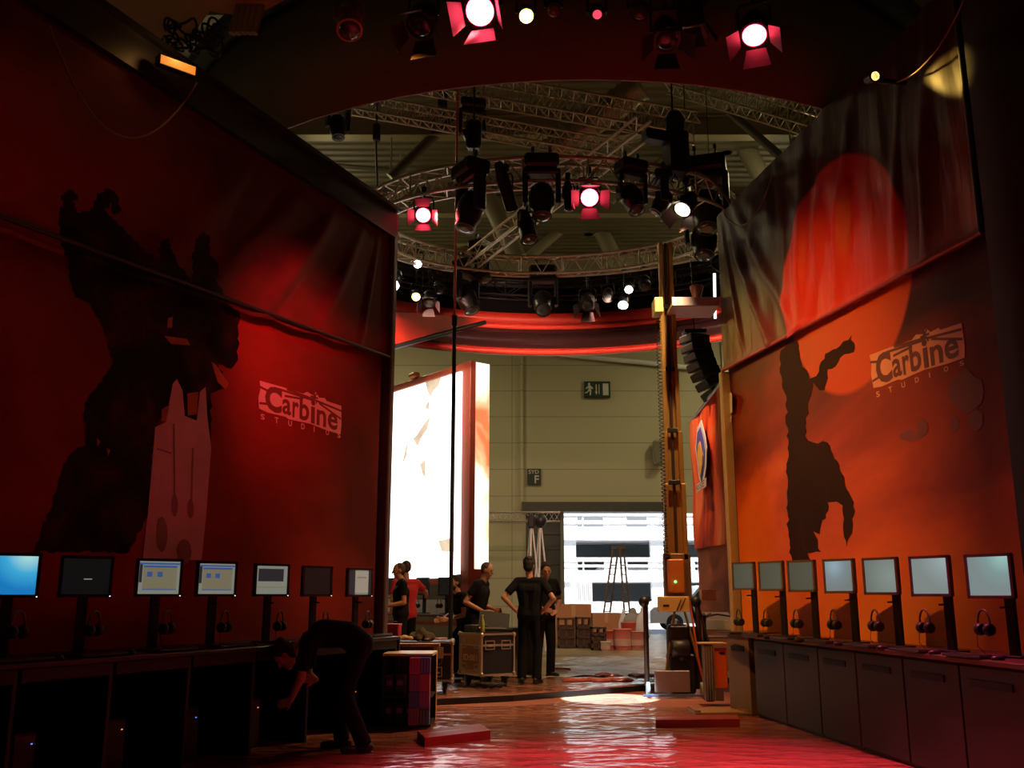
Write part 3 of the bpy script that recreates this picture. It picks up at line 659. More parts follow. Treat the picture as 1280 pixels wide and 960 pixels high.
# slanted bracing bar and red cloth wing at the left inside of the ring
mb = MB(); a, b, c_ = P(470, 440, 17.5), P(606, 403, 20.3), P(470, 388, 17.5); d_ = P(606, 398, 20.3)
mb.add([a, b, d_, c_]+[v+Vector((.03, .05, 0)) for v in (a, b, d_, c_)], [(0, 1, 2, 3), (7, 6, 5, 4), (0, 4, 5, 1), (1, 5, 6, 2), (2, 6, 7, 3), (3, 7, 4, 0)])
w_ = thing('red_wing_panel', 'bright red cloth wing at the left inside the round header', 'cloth panel', a); mb.build('cloth', M_red, w_, True)
mb = MB(); mb.tube(a, b, .05); mb.build('edge_bar', M_black, w_, True)
# curved black truss on top of the header, seen at the upper left
def ring_truss(name, label, cx, cy, r0, r1, zc, h, a0, a1, n, m, tilt=0, cr=.025, lr=.012, closed=False, cat='truss'):
    t = thing(name, label, cat, (cx, cy, zc)); N_ = n
    def pt(rr, dz, k):
        th = a0+(a1-a0)*k/N_; return Vector((rr*math.cos(th), rr*math.sin(th), dz+tilt*math.sin(th)*rr))
    for rr, dz in ((r0, 0), (r1, 0), (r0, h), (r1, h)):
        q = MB(); q.path([pt(rr, dz, k) for k in range(N_ if closed else N_+1)], cr, 6, closed); q.build('chord', m, t)
    q = MB()
    for k in range(0, N_):
        for (ra, za, rb, zb) in ((r0, 0, r0, h), (r1, 0, r1, h), (r0, 0, r1, 0), (r0, h, r1, h)):
            if k % 2: ra, za, rb, zb = rb, zb, ra, za
            q.tube(pt(ra, za, k), pt(rb, zb, k+1), lr, n=5, caps=False)
        if k % 4 == 0:
            q.tube(pt(r0, 0, k), pt(r0, h, k), lr*1.4, n=5, caps=False)
            q.tube(pt(r1, 0, k), pt(r1, h, k), lr*1.4, n=5, caps=False)
    q.build('lacing', m, t); return t
ring_truss('header_truss', 'black curved truss carrying the round header', RCX, RCY, RR-.35, RR-.02, ZT-.3, .35, 0, 2*PI, 72, M_blackmetal, closed=True)
q = MB(); cyl(RR-.02, ZT-.02, ZT+.28, th=.3).build('top_rim', M_black, hd)
# ---- inner lighting circle, silver, hung slightly tilted
IX, IY, IR = .58, 14.9, 3.05; IZ = 7.21; TILT = (7.62-6.86)/(2*IR)
RIN = ring_truss('lighting_ring', 'silver circular lighting truss hanging above the stage', IX, IY, IR-.3, IR+.02, IZ-.16, .34, 0, 2*PI, 88, M_aludark, tilt=TILT, closed=True, cr=.026, lr=.011)
def ring_at(px, py, far):
    d = ray(px, py); k = d.x/d.y
    A_ = 1+k*k; B_ = -2*(k*IX+IY); C_ = IX*IX+IY*IY-IR*IR; D_ = B_*B_-4*A_*C_
    Y = IY if D_ < 0 else ((-B_+math.sqrt(D_))/(2*A_) if far else (-B_-math.sqrt(D_))/(2*A_))
    return Y, IZ-.16+TILT*(Y-IY)
def truss(name, label, a, b, w_=.3, m=M_aludark, seg=None, cr=.022, lr=.010, group=None):
    a = Vector(a); b = Vector(b); L = (b-a).length; x, d, zz = frame_of(b-a); seg = seg or max(4, int(L/.35)); t = thing(name, label, 'truss', a, 0, group)
    cs = [x*(i*w_/2)+zz*(j*w_/2) for i, j in ((-1, -1), (1, -1), (1, 1), (-1, 1))]
    for c_ in cs: q = MB(); q.tube(a+c_, b+c_, cr, n=6); q.build('chord', m, t, True)
    q = MB()
    for k in range(seg):
        for i in range(4):
            j = (i+1) % 4; u, v = (i, j) if k % 2 else (j, i)
            q.tube(a+cs[u]+(b-a)*(k/seg), a+cs[v]+(b-a)*((k+1)/seg), lr, n=5, caps=False)
    q.build('lacing', m, t, True); return t
a = P(590, 325, 17.3); b = P(806, 158, 12.4)
truss('cross_truss', 'straight silver truss slanting across the lighting circle', a, b, .25)
truss('roof_truss', 'long straight truss hanging behind the header, upper of the pair', P(520, 98, 17), P(870, 160, 15.6), .42, seg=46)
truss('roof_truss', 'long straight truss hanging behind the header, lower of the pair', P(432, 128, 17.0), P(775, 190, 16.2), .30, seg=46)
truss('roof_truss', 'distant truss under the roof at the right above the lift', P(838, 98, 20), P(1045, 160, 19), .5, seg=30)
truss('wall_truss', 'short level silver truss on the hall wall beside the lit billboard', P(600, 646, 30), P(700, 646, 30), .28, M_alu, seg=14)
# hoist chains for ring and trusses
for k, (px, Y, pz, lab) in enumerate(((471, 17, 145, 'slack chain hoist hanging at the left of the trusses'), (592, 12.2, 207, 'hoist chain above the left of the lighting circle'), (592, 17, 101, 'hoist chain holding the upper long truss'), (843, 12.3, 205, 'hoist chain above the lift mast'), (553, 18, 150, 'hoist chain behind the tall pole'), (411, 17, 130, 'thin chain at the left end of the lower truss'))):
    p = P(px, pz, Y); t = thing('chain_hoist', lab, 'chain hoist', p); q = MB(); q.tube(p+Vector((0, 0, -.2)), (p.x, p.y, RZ), .014, n=6); q.build('chain', M_blackmetal, t, True)
    q = MB(); q.box(p+Vector((0, 0, .45)), (.2, .16, .42), bev=.04); q.build('motor_body', M_black, t, True)
    q = MB(); q.path([p+Vector((.0+.04*math.cos(s), 0, -.24+.05*math.sin(s))) for s in [j*PI/5 for j in range(8)]], .01); q.build('hook', M_blackmetal, t, True)
p = P(471, 215, 17); q = MB(); q.path([P(471, 145, 17), P(470, 190, 17), P(472, 235, 17)], .02); q.box(P(471, 166, 17), (.14, .14, .35), bev=.03); tag(q.build('drop_cable', M_cable), 'dark drop cable with connector box left of the lighting circle', 'cable')
p = onw(RW, 1092, 96, .42); t = thing('clip_lamp', 'small orange glinting clip lamp on the top edge of the right wall', 'lamp', p, RW.rz); q = MB(); q.lathe((0, 0, 0), (1, 0, -.3), [(-.12, .02), (-.1, .045), (0, .05), (.03, .06)], 14); q.box((0, .15, -.03), (.03, .34, .03)); q.build('housing', M_black, t)
q = MB(); q.lathe((0, 0, 0), (1, 0, -.3), [(.02, .045), (.03, .04)], 14); q.build('lens', mat('orange_lens', (.6, .3, .1), .3, em=(1, .45, .12), es=5), t)
lo = light('SPOT', 'beam', (.06, 0, -.02), 28, (1, .62, .12), spot_size=R(36), spot_blend=.6, shadow_soft_size=.02); lo.parent = t; q_ = Matrix.Rotation(-RW.rz, 3, 'Z') @ (onw(RW, 1178, 92, .08)-p).normalized(); lo.rotation_euler = q_.to_track_quat('-Z', 'Y').to_euler()
# soffit cloth at the upper left above the left wall
sp = [G(x, y, 7.7) for x, y in ((50, -40), (430, -40), (330, 14), (300, 20), (262, 14), (236, 52), (200, 72), (95, 2))]
mb = MB(); mb.prism([(p.x, p.y) for p in sp], (0, 0, 7.7), (1,0,0), (0,1,0), (0, 0, .03)); t = thing('soffit_cloth', 'tan cloth panel stretched overhead at the upper left', 'cloth', (sp[0]+sp[4])/2); mb.build('cloth', mat('tan_soffit_cloth', (.36, .20, .10), .7), t, True)
for p_ in (sp[2], sp[6], sp[0]): mb = MB(); mb.tube(p_+Vector((0, 0, .02)), (p_.x, p_.y, RZ), .008, n=5); mb.build('suspension_wire', M_cable, t, True)
# cluster of cases/cable coils on the wall top, upper left
t = thing('cable_bundle', 'bundle of cable coils and fittings lying behind the left wall top', 'cable', P(225, 60, 9.2)); q = MB()
rb = random.Random(4)
for k in range(22):
    c0 = P(rb.uniform(200, 275), rb.uniform(30, 66), 9.2); ra = rb.uniform(.04, .1); q.path([c0+Vector((ra*math.cos(s), .05*math.sin(2*s+k), ra*math.sin(s))) for s in [j*PI/8 for j in range(16)]], .014, 5, True)
q.build('coils', M_cable, t, True)
q = MB()
for k in range(5): q.tube(P(290+k*7, 42, 9.5), P(300+k*7, 2, 9.5), .04, n=10)
tag(q.build('pipe_bundle', mat('grey_pipe', (.3, .27, .2), .5, .4)), 'row of short grey pipes standing behind the curved header truss', 'pipe')
p = onw(LW, 220, 83, .32); t = thing('work_lamp', 'small orange-lit work lamp bar on the left wall top', 'lamp', p, LW.rz-R(25))
q = MB(); q.box((0, 0, 0), (.36, .10, .10), bev=.015); q.build('housing', M_black, t); q = MB(); q.box((0, -.052, -.01), (.32, .01, .08)); q.build('lens', mat('orange_glass', (.6, .25, .05), .4, em=(1, .33, .05), es=.6), t); lo = light('POINT', 'lamp_light', (0, -.15, .1), 2.0, (1, .45, .12), shadow_soft_size=.05); lo.parent = t
# ================================================================ STAGE LAMPS
def lens_mat(name, col, s): return mat(name, (.9, .9, .9), .2, em=col, es=s)
L_RED = lens_mat('lens_red_lit', (1, .045, .09), 24); L_REDDIM = lens_mat('lens_red_dim', (1, .06, .12), 1.2); L_YEL = lens_mat('lens_yellow_lit', (1, .72, .15), 7); L_WHITE = lens_mat('lens_white_lit', (1, .97, .9), 9)
L_OFF = mat('lens_dark_glass', (.05, .06, .06), .08, coat=.6); L_PINK = lens_mat('lens_red_big', (1, .055, .11), 26)
M_can = mat('lamp_housing_black', (.02, .018, .017), .4, .2); M_canwarm = mat('lamp_housing_orange_lit', (.32, .14, .05), .4, .3)  # warm can: orange side light is put into the housing colour
M_flap = mat('barn_door_black', (.05, .03, .03), .5, .2)
def aimf(aim, pos):
    d = (Vector(aim)-Vector(pos)).normalized(); rz = math.atan2(d.y, d.x)+PI/2; til = math.asin(max(-1, min(1, -d.z))); return rz, til
def hanger(q, top, h):
    if h > .03: q.tube((0, 0, top), (0, 0, top+h), .018)
    q.box((0, 0, top+h+.0), (.06, .07, .08), bev=.01)
def fresnel(px, py, Y, aim, r=.11, lens=L_OFF, label='', doors=True, drop=0, group='stage lamps with barn doors', L=.32, can=M_can, spot=None, spotang=60, spread=(.5, .5, .5, .5), name='stage_lamp', blend=.8, scol=(1, .07, .08), spot_aim=None):
    c = P(px, py, Y); rz, til = aimf(aim, c); t = thing(name, label, 'stage lamp', c, rz, group)
    d = Vector((0, -math.cos(til), -math.sin(til))); X = Vector((1, 0, 0)); U = X.cross(d)*-1
    if U.z < 0: U = -U
    # lens face sits at the origin, housing behind it
    q = MB(); q.lathe(-d*L, d, [(-.03, r*.45), (0, r*.8), (L*.25, r*.95), (L*.27, r*1.12), (L*.92, r*1.15), (L*.95, r*1.22), (L, r*1.22)], 24)
    for k in range(3): q.lathe(-d*(L*.6-k*.03), d, [(0, r*1.2), (.008, r*1.2)], 20)
    q.build('housing', can, t)
    q = MB(); q.lathe((0, 0, 0), d, [(-.01, r), (.006, r), (.02, r*.7), (.026, r*.2)], 24); q.build('lens', lens, t)
    q = MB(); m_ = -d*(L*.45); w = r*1.35
    top = m_.z+w+.1
    q.path([m_+X*w, Vector((w, m_.y, top-.05)), Vector((w*.8, m_.y, top)), Vector((-w*.8, m_.y, top)), Vector((-w, m_.y, top-.05)), m_-X*w], .012, 6); q.build('yoke', can, t)
    q = MB()
    q.tube((0, m_.y, top), (0, m_.y, top+.06+drop), .018); q.box((0, m_.y, top+.1+drop), (.07, .08, .1), bev=.012); q.build('clamp', can, t)
    if doors:
        for k, (ax, bx) in enumerate(((X, U), (-X, U), (U, X), (-U, X))):
            sp = spread[k]; base = d*.02+ax*r*1.22; tip = base+(d*math.cos(sp)+ax*math.sin(sp))*r*1.7; hw = r*(.95 if k < 2 else .95)
            nn = (d*-math.sin(sp)+ax*math.cos(sp))*.006
            a, b, c2, e = base-bx*hw*.85, base+bx*hw*.85, tip+bx*hw*1.25, tip-bx*hw*1.25
            q = MB(); q.add([a, b, c2, e, a+nn, b+nn, c2+nn, e+nn], [(0,1,2,3), (7,6,5,4), (0,4,5,1), (1,5,6,2), (2,6,7,3), (3,7,4,0)]); q.build('barn_door', M_flap, t)
    if spot:
        lo = light('SPOT', 'beam', d*.05, spot, scol, spot_size=R(spotang), spot_blend=blend, shadow_soft_size=r*.5)
        dd = d if spot_aim is None else Matrix.Rotation(-rz, 3, 'Z') @ (Vector(spot_aim)-c).normalized()
        lo.rotation_euler = dd.to_track_quat('-Z', 'Y').to_euler(); lo.location = d*.06; lo.parent = t
    return t
def moving_head(px, py, Y, aim, label, s=1.0, lens=L_OFF, drop=.05, group='moving head lamps', rzadd=0):
    c = P(px, py, Y); rz, til = aimf(aim, c); t = thing('moving_head_lamp', label, 'stage lamp', c, rz+rzadd, group)
    d = Vector((0, -math.cos(til), -math.sin(til)))
    q = MB(); q.lathe(-d*.2*s, d, [(0, .06*s), (.04*s, .12*s), (.16*s, .15*s), (.3*s, .14*s), (.38*s, .11*s), (.44*s, .115*s)], 20); q.build('head', M_can, t)
    q = MB(); q.lathe(d*.235*s, d, [(0, .095*s), (.012*s, .09*s), (.02*s, .05*s)], 20); q.build('lens', lens, t)
    q = MB()
    for sx in (-1, 1): q.box((sx*.19*s, 0, .13*s), (.06*s, .15*s, .38*s), bev=.02*s)
    q.box((0, 0, .33*s), (.44*s, .17*s, .07*s), bev=.02*s); q.build('yoke', M_can, t)
    q = MB(); q.box((0, 0, .45*s), (.40*s, .30*s, .16*s), bev=.03*s); q.box((0, -.152*s, .45*s), (.2*s, .01, .05*s)); q.build('base_box', M_can, t)
    for sx in (-1, 1): q = MB(); q.tube((sx*.1*s, 0, .53*s), (sx*.1*s, 0, .6*s+drop), .014); q.box((sx*.1*s, 0, .62*s+drop), (.05, .06, .08), bev=.01); q.build('clamp', M_steel, t)
    return t
# front row, hung from a bar above the camera side of the header
t = thing('lamp_bar', 'black lamp bar across the booth above the front stage lamps', 'bar', (0, 7.7, 7.15)); q = MB(); q.tube((-3.9, 7.7, 7.15), (4.4, 7.7, 7.15), .03); q.build('tube', M_blackmetal, t, True)
for x in (-2.6, .2, 3.2): q = MB(); q.tube((x, 7.7, 7.15), (x, 7.7, RZ), .01); q.build('suspension_wire', M_blackmetal, t, True)
fresnel(600, 14, 7.6, (-1.6, 2.5, 1.5), .125, L_PINK, 'large glowing red lamp with barn doors at the top centre', spot=W_RED_MAIN, spotang=40, spot_aim=LW.w(-1.7, 0, 3.7), blend=1, drop=.2, spread=(.35, .35, .35, .35), group=None)
fresnel(943, 44, 7.7, (1.0, 4.5, 0), .105, L_RED, 'glowing red lamp with barn doors at the upper right', spot=2600, spotang=56, spot_aim=(1.3, 7.0, 0), scol=(1, .10, .22), drop=.25, spread=(.6, .6, .5, .5), group=None)
fresnel(658, 20, 8.0, (.3, 3.5, 1.5), .065, L_YEL, 'small round yellow glowing lamp beside the large red lamp', doors=False, drop=.3, L=.2, group=None, name='round_lamp')
fresnel(692, 13, 8.0, (.3, 3, 1), .06, mat('amber_dark_glass', (.15, .06, .02), .2), 'small unlit round lamp right of the yellow lamp', doors=False, drop=.3, L=.2, group=None, name='round_lamp')
moving_head(746, 14, 8.0, (.6, 4, 2), 'dark moving lamp with a small red light at the top', .45, L_REDDIM, group=None)
fresnel(834, 50, 7.8, (1.2, 4.5, .5), .10, L_OFF, 'unlit black lamp with open barn doors hanging right of centre', drop=.25, spread=(.7, .7, .3, .4), group=None)
fresnel(864, 30, 8.2, (3.0, 12.5, 1.5), .11, L_OFF, 'unlit black lamp with grey barn door turned away at the top', drop=.2, group=None)
fresnel(437, 38, 7.9, (-.8, 6.0, 2.2), .10, L_OFF, 'dark lamp can coloured as lit orange with a bright glint at the upper left', doors=False, L=.34, can=M_canwarm, drop=.1, group=None, name='lamp_can', spot=1500, spotang=56, spot_aim=RW.w(2.0, 0, 2.7), blend=1, scol=(1, .36, .06))  # amber beam added to this unlit can to wash the right wall
fresnel(525, 32, 8.0, (-1.5, 6, 3), .11, L_OFF, 'dark lamp with angled barn doors left of the large red lamp', drop=.2, group=None)
fresnel(800, 14, 8.1, (1, 3, 2), .08, L_OFF, 'small dark lamp between the unlit lamps at the top', doors=False, L=.22, drop=.2, group=None)
# lamps on the lighting circle
def on_ring(px, py, far):
    Y, zr = ring_at(px, py, far); return Y, max(0, zr-P(px, py, Y).z)
def RF(px, py, far, aim, r, lens, label, **k):
    Y, h = on_ring(px, py, far); L = k.get('L', .32); return fresnel(px, py, Y, aim, r, lens, label, drop=max(0, h-r*1.35-.2-.1), group=None, **k)
def RM(px, py, far, aim, label, s=1.0, **k):
    Y, h = on_ring(px, py, far); return moving_head(px, py, Y, aim, label, s, drop=max(0, h-.62*s), group=None, **k)
RF(529, 269, False, (-.9, 4, 0.5), .10, L_RED, 'glowing red barn door lamp at the left of the lighting circle', spot=W_RED_RING, spotang=40, spread=(.5, .5, .9, .3), spot_aim=RW.w(2.1, 0, 4.7), blend=1)
RF(737, 247, False, (.9, 4, 1.2), .115, L_RED, 'glowing red barn door lamp at the centre front of the lighting circle', spot=W_RED_RING*.8, spotang=60, spread=(.6, .6, .3, .6))
RF(853, 262, False, (-.8, 10, 1.5), .11, lens_mat('lens_amber', (1, .75, .55), 6), 'lamp with red-lit barn doors above the lift mast', spot=W_AMBER, spotang=78, spread=(.7, .7, .5, .5), scol=(1, .60, .28), spot_aim=(-.5, 13.2, 0), blend=1)
RM(588, 262, False, (-1.6, 11.4, 2), 'big black moving lamp just right of the tall pole', 1.25)
RM(677, 250, False, (.4, 10.0, 0), 'black moving lamp pointing down in front centre of the lighting circle', 1.15)
RM(790, 248, False, (2.6, 10.0, 2), 'black moving lamp right of the centre red lamp', 1.0)
RM(828, 252, False, (-1.5, 12, 1), 'small black moving lamp left of the lift mast top', .8)
RF(640, 262, False, (1.5, 14.5, 2), .075, L_OFF, 'slim tube-shaped profile lamp slanting inside the lighting circle', doors=False, L=.62, name='profile_lamp')
RF(662, 300, False, (1.3, 10, 0), .10, L_OFF, 'black can lamp hanging low at the middle of the lighting circle', doors=False, L=.45, can=M_can, name='profile_lamp')
RM(600, 338, True, (3.6, 15, 0), 'black moving lamp at the far left crossing of the lighting circle', 1.1)
RM(583, 372, True, (1.5, 15.8, 1), 'big black moving lamp low at the far side, right of the tall pole', 1.35)
RM(679, 378, True, (.3, 11, 0), 'big black moving lamp low at the far side centre', 1.35)
RF(734, 382, True, (.5, 13, 1), .12, L_OFF, 'dark barn door lamp low at the far side right of centre')
RF(779, 381, True, (.3, 12, 0), .085, L_WHITE, 'narrow lamp with white lit lens pointing down right', doors=False, L=.5, name='profile_lamp', spot=1500, spotang=150, spot_aim=(2.5, 20.6, 6.9), scol=(1, .6, .45))
RF(786, 362, True, (.0, 8, 1), .075, L_WHITE, 'narrow lamp with white lit lens above the other one', doors=False, L=.4, name='profile_lamp')
RF(806, 358, True, (2, 12, 1), .10, L_OFF, 'small dark lamp at the far right of the lighting circle', doors=False, spot=900, spotang=60, spot_aim=(3.9, 17.5, 3.2), scol=(1, .6, .35), blend=1)  # warm beam added to this dark lamp to brighten the far banner
RF(549, 362, True, (-.2, 10, 1), .09, L_OFF, 'small silver-edged dark lamp at the far left', doors=False, L=.3)
RF(522, 330, True, (-1, 8, 1), .075, L_WHITE, 'small white glowing lamp at the far left, upper one', doors=False, L=.25, name='round_lamp')
RF(490, 355, True, (-3.4, 10, 0), .115, L_WHITE, 'white glowing lamp at the far left beside the wall end', doors=False, L=.4, name='profile_lamp', spot=1100, spotang=150, spot_aim=(-1.5, 20.6, 6.6), scol=(1, .6, .45))
RF(520, 371, True, (-1, 8, 0), .075, L_YEL, 'small yellow glowing lamp low at the far left', doors=False, L=.28, name='round_lamp', spot=330, spotang=26, spot_aim=RW.w(.7, 0, 4.0), scol=(1, .72, .14), blend=1)
RF(571, 370, True, (-1.2, 9, 0), .06, L_WHITE, 'small white glowing lamp directly behind the tall pole', doors=False, L=.25, name='round_lamp')
RF(536, 378, True, (-1, 10, -2), .10, L_OFF, 'dark barn door lamp low at the far left')
RF(760, 372, True, (1, 10, 0), .09, L_OFF, 'small dark can lamp right of the far side centre', doors=False)
# upper lamps hung on the long trusses
p = P(422, 150, 16.6); moving_head(422, 158, 16.9, (-2, 15, 0), 'black lamp hanging from the left end of the lower long truss', 1.1, group=None)
moving_head(590, 165, 16.6, (-.2, 14, 0), 'black lamp with white glint hanging from the long truss by the pole', 1.2, group=None)
p = P(845, 192, 12.3); t = thing('moving_head_lamp', 'tall black follow lamp standing on the right of the lighting circle', 'stage lamp', p, R(20))
q = MB(); q.box((0, 0, 0), (.3, .3, .62), bev=.04); q.build('base_box', M_can, t)
q = MB(); q.lathe((0, 0, .31), (0,0,1), [(0, .1), (.06, .13), (.2, .14), (.3, .09)], 20); q.build('head', M_can, t)
q = MB(); q.box((-.24, 0, .2), (.5, .2, .16), bev=.03); q.build('side_arm', M_can, t)
# dark cluster of lamps and cable at the right end of the circle
for k, (px, py, Y, s) in enumerate(((884, 262, 13.2, 1.5), (880, 300, 13.6, 1.3))):
    moving_head(px, py, Y, (2.2, 11, 0), ['large black lamp cluster at the right end of the lighting circle', 'black lamp below the cluster behind the lift mast'][k], s, group=None)
q = MB(); q.path([P(898, 300, 14)+Vector((.12*math.sin(s), 0, -.08*s)) for s in [j*.5 for j in range(14)]], .03)
tag(q.build('cable_loom', M_cable), 'hanging black cable loom right of the lift mast', 'cable')
q = MB(); q.path([P(x, y, 12.8) for x, y in ((868, 214), (885, 222), (900, 236), (912, 252), (918, 272), (919, 290))], .022); tag(q.build('curved_tube', mat('violet_tube', (.45, .3, .32), .4, .6)), 'thin curved pinkish tube at the right end of the lighting circle', 'tube')
# spotlight that draws the bright white patch on the stage edge
tgt = G(762, 873, .01); pos = P(707, 360, 12.6)
RF(712, 262, False, tgt, .06, L_OFF, 'small dark profile lamp on the circle front left of the centre red lamp', doors=False, L=.35, name='profile_lamp', spot=15000, spotang=11.5, blend=.12, scol=(.50, .85, 1))
# general warm lamp behind the camera bar that fills the right wall low part
pass
# ---- line array speaker
t = thing('line_array_speaker', 'black curved line array loudspeaker hanging right of the lift mast', 'loudspeaker', P(872, 430, 17))
cx = P(868, 425, 17)
for k in range(7):
    a = k*.1; c_ = cx+Vector((.10*k*k*.06+.02*k, 0, -.16*k)); q = MB(); Mx = Matrix.Rotation(-a*.9, 4, 'Y') @ Matrix.Rotation(R(25), 4, 'Z')
    q.box(c_, (.42, .4, .15), Mx.to_3x3(), bev=.02); q.build('cabinet', M_can, t, True)
q = MB(); q.box(cx+Vector((0, 0, .14)), (.4, .3, .06)); q.tube(cx+Vector((0, 0, .1)), (cx.x, cx.y, RZ), .012); q.build('rigging_frame', M_blackmetal, t, True)
# ---- tall pole
pb = G(562, 858, .08); pb = Vector((pb.x, pb.y+.9, .08)); X0 = P(563, 790, pb.y).x; X1 = P(568, 10, pb.y).x
t = thing('telescopic_pole', 'very tall thin pole, red-lit upper tube over a thicker dark lower tube', 'pole', (X0, pb.y, .08))
zc = P(566, 402, pb.y).z; q = MB(); q.tube((X0, pb.y, .1), (X0, pb.y, zc), .032); q.build('lower_tube', M_black, t, True)
q = MB(); q.tube((X0, pb.y, zc), (X0, pb.y, RZ-.02), .020); q.build('upper_tube', mat('red_lit_tube', (.7, .10, .07), .4, .1), t, True)  # red stage light is painted into the upper tube colour
q = MB(); zz = P(569, 78, pb.y).z; q.tube((X0, pb.y, zz-.08), (X0, pb.y, zz+.08), .036); q.tube((X0, pb.y, zc-.08), (X0, pb.y, zc+.1), .046); q.build('collar', M_black, t, True)
q = MB(); q.box((X0, pb.y, .1), (.36, .36, .03), bev=.01); q.build('base_plate', M_black, t, True)
# ================================================================ LIT BILLBOARD AND FAR BANNER
def litmat(name, stops, scale, s, stretch=(1,1,1), seed=0):
    m = bpy.data.materials.new(name); m.use_nodes = True; l = m.node_tree.links; b = m.node_tree.nodes['Principled BSDF']
    tc = N(m, 'ShaderNodeTexCoord'); mp = N(m, 'ShaderNodeMapping'); mp.inputs['Scale'].default_value = stretch; mp.inputs['Location'].default_value = (seed, seed, seed)
    l.new(tc.outputs['Object'], mp.inputs[0]); nz = N(m, 'ShaderNodeTexNoise'); nz.inputs['Scale'].default_value = scale; nz.inputs['Detail'].default_value = 7; nz.inputs['Distortion'].default_value = 1.0
    l.new(mp.outputs[0], nz.inputs['Vector']); cr = N(m, 'ShaderNodeValToRGB'); e = cr.color_ramp.elements
    e[0].position = stops[0][0]; e[0].color = stops[0][1]+(1,); e[1].position = stops[-1][0]; e[1].color = stops[-1][1]+(1,)
    for p_, c in stops[1:-1]: x = e.new(p_); x.color = c+(1,)
    l.new(nz.outputs['Fac'], cr.inputs[0]); l.new(cr.outputs[0], b.inputs['Emission Color']); b.inputs['Emission Strength'].default_value = s
    b.inputs['Base Color'].default_value = (.1, .1, .1, 1); return m
BC = P(588, 700, 18.5); BT = P(588, 451, 18.5).z
BL = Vector((P(477, 488, 1).x, 1, P(477, 488, 1).z-CAMH)); YL = (BT-CAMH)/BL.z; BLx = BL.x*YL
zlo = P(500, 723, 19.5).z
aL = math.atan2(BC.y-YL, BC.x-BLx)
WLB = WF((BC.x, BC.y, 0), aL)                       # s<0 goes to the far left
bx = thing('lit_billboard', 'tall glowing white lightbox tower with red-brown frame behind the stage', 'lightbox', (BC.x, BC.y, 0), aL)
M_lit = litmat('lightbox_white', [(.24, (.75, .45, .25)), (.32, (1, .9, .8)), (.40, (1, 1, 1))], .9, 2.6, (1.2, 1, .8), 4)
M_lit2 = litmat('lightbox_art', [(.40, (.80, .16, .05)), (.50, (1, .5, .25)), (.56, (1, .85, .6)), (.66, (1, 1, 1))], .8, 1.5, (1, 1, .6), 11)
M_frame = mat('red_brown_frame', (.32, .07, .035), .5)
Ls = 5.2; top = BT
a = WLB.hit(580, 463, .0); dz = .16; sr = WLB.hit(566, 500, 0).x
q = MB(); q.box((-Ls/2, .25, (top+zlo)/2), (Ls-.1, .3, top-zlo-.1)); q.build('box_core', M_black, bx)
q = MB(); q.box((a.x-Ls/2+.0, .05, (a.z+zlo)/2), (Ls-.25, .1, a.z-zlo)); lit = q.build('lit_face', M_lit, bx)
q = MB(); q.box((a.x/2, .03, (top+0)/2), (-a.x, .14, top), bev=.01); q.box((-Ls/2, .03, (top+a.z)/2), (Ls, .14, top-a.z), bev=.01); q.box((-Ls/2, .03, zlo-.06), (Ls, .14, .12)); q.build('frame', M_frame, bx)
# artwork patches on the lit face (plain torn-brush stand-ins)
q = MB()
def patch(pts, lift=.012):
    q = MB(); h = [WLB.hit(x, y, lift) for x, y in pts]; q.prism([(p.x, p.z) for p in h], (0, -lift, 0), (1,0,0), (0,0,1), (0, .004, 0)); q.build('face_artwork', litmat('art_tan_lit', [(.3, (.45, .30, .16)), (.6, (.75, .55, .32))], 2, .9) if 'art_tan_lit' not in bpy.data.materials else bpy.data.materials['art_tan_lit'], bx)

patch([(531,474),(552,469),(548,482),(541,489),(538,497),(534,488)]); patch([(533,505),(537,500),(536,512),(531,510)])
patch([(548,676),(567,672),(567,690),(552,689)]); patch([(520,545),(530,530),(538,520),(534,536),(526,548),(522,558),(516,548)]); patch([(525,580),(531,575),(532,598),(528,592)])
patch([(506,562),(510,552),(508,570),(503,580)])
# side face, receding to the right
e = P(612, 455, 1); kk = (e.z-CAMH); YR = (BT-CAMH)/kk; ER = Vector((e.x*YR, YR, 0)); aR = math.atan2(ER.y-BC.y, ER.x-BC.x); Lr = (ER-Vector((BC.x, BC.y, 0))).length
Mr = Matrix.Rotation(aR, 4, 'Z'); zs = P(600, 712, 19).z
q = MB(); base = Vector((BC.x, BC.y, 0)); u = Vector((math.cos(aR), math.sin(aR), 0)); nn = Vector((u.y, -u.x, 0))
q.prism([(0.02, zs), (Lr, zs), (Lr, top-.01), (.02, top-.01)], base, u, (0,0,1), -nn*.12); q.build('lit_side', M_lit2, bx, True)
q = MB(); q.prism([(0.0, 0), (Lr, 0), (Lr, zs), (0, zs)], base, u, (0,0,1), -nn*.12); q.build('side_base', M_frame, bx, True)
t = thing('clip_lamp', 'small orange clip lamp sitting on the top edge of the lit billboard', 'lamp', WLB.w(WLB.hit(518, 466).x, 0, top), aL); q = MB(); q.box((0, 0, .09), (.26, .16, .12), bev=.03); q.box((0, 0, .02), (.08, .1, .06)); q.build('housing', mat('orange_plastic', (.75, .25, .08), .5), t)
# big area of pale wall below the billboard
q = MB(); q.box((-Ls/2, .2, zlo/2), (Ls, .2, zlo-.1)); o = q.build('base_panel', mat('grey_green_panel', (.45, .50, .42), .6), bx)
# light of the billboard itself
lo = light('AREA', 'glow', (-Ls/2, -.12, (top+zlo)/2), 90, (1, .95, .88), shape='RECTANGLE', size=Ls-.5, size_y=top-zlo-.3); lo.rotation_euler = (PI/2, 0, 0); lo.parent = bx
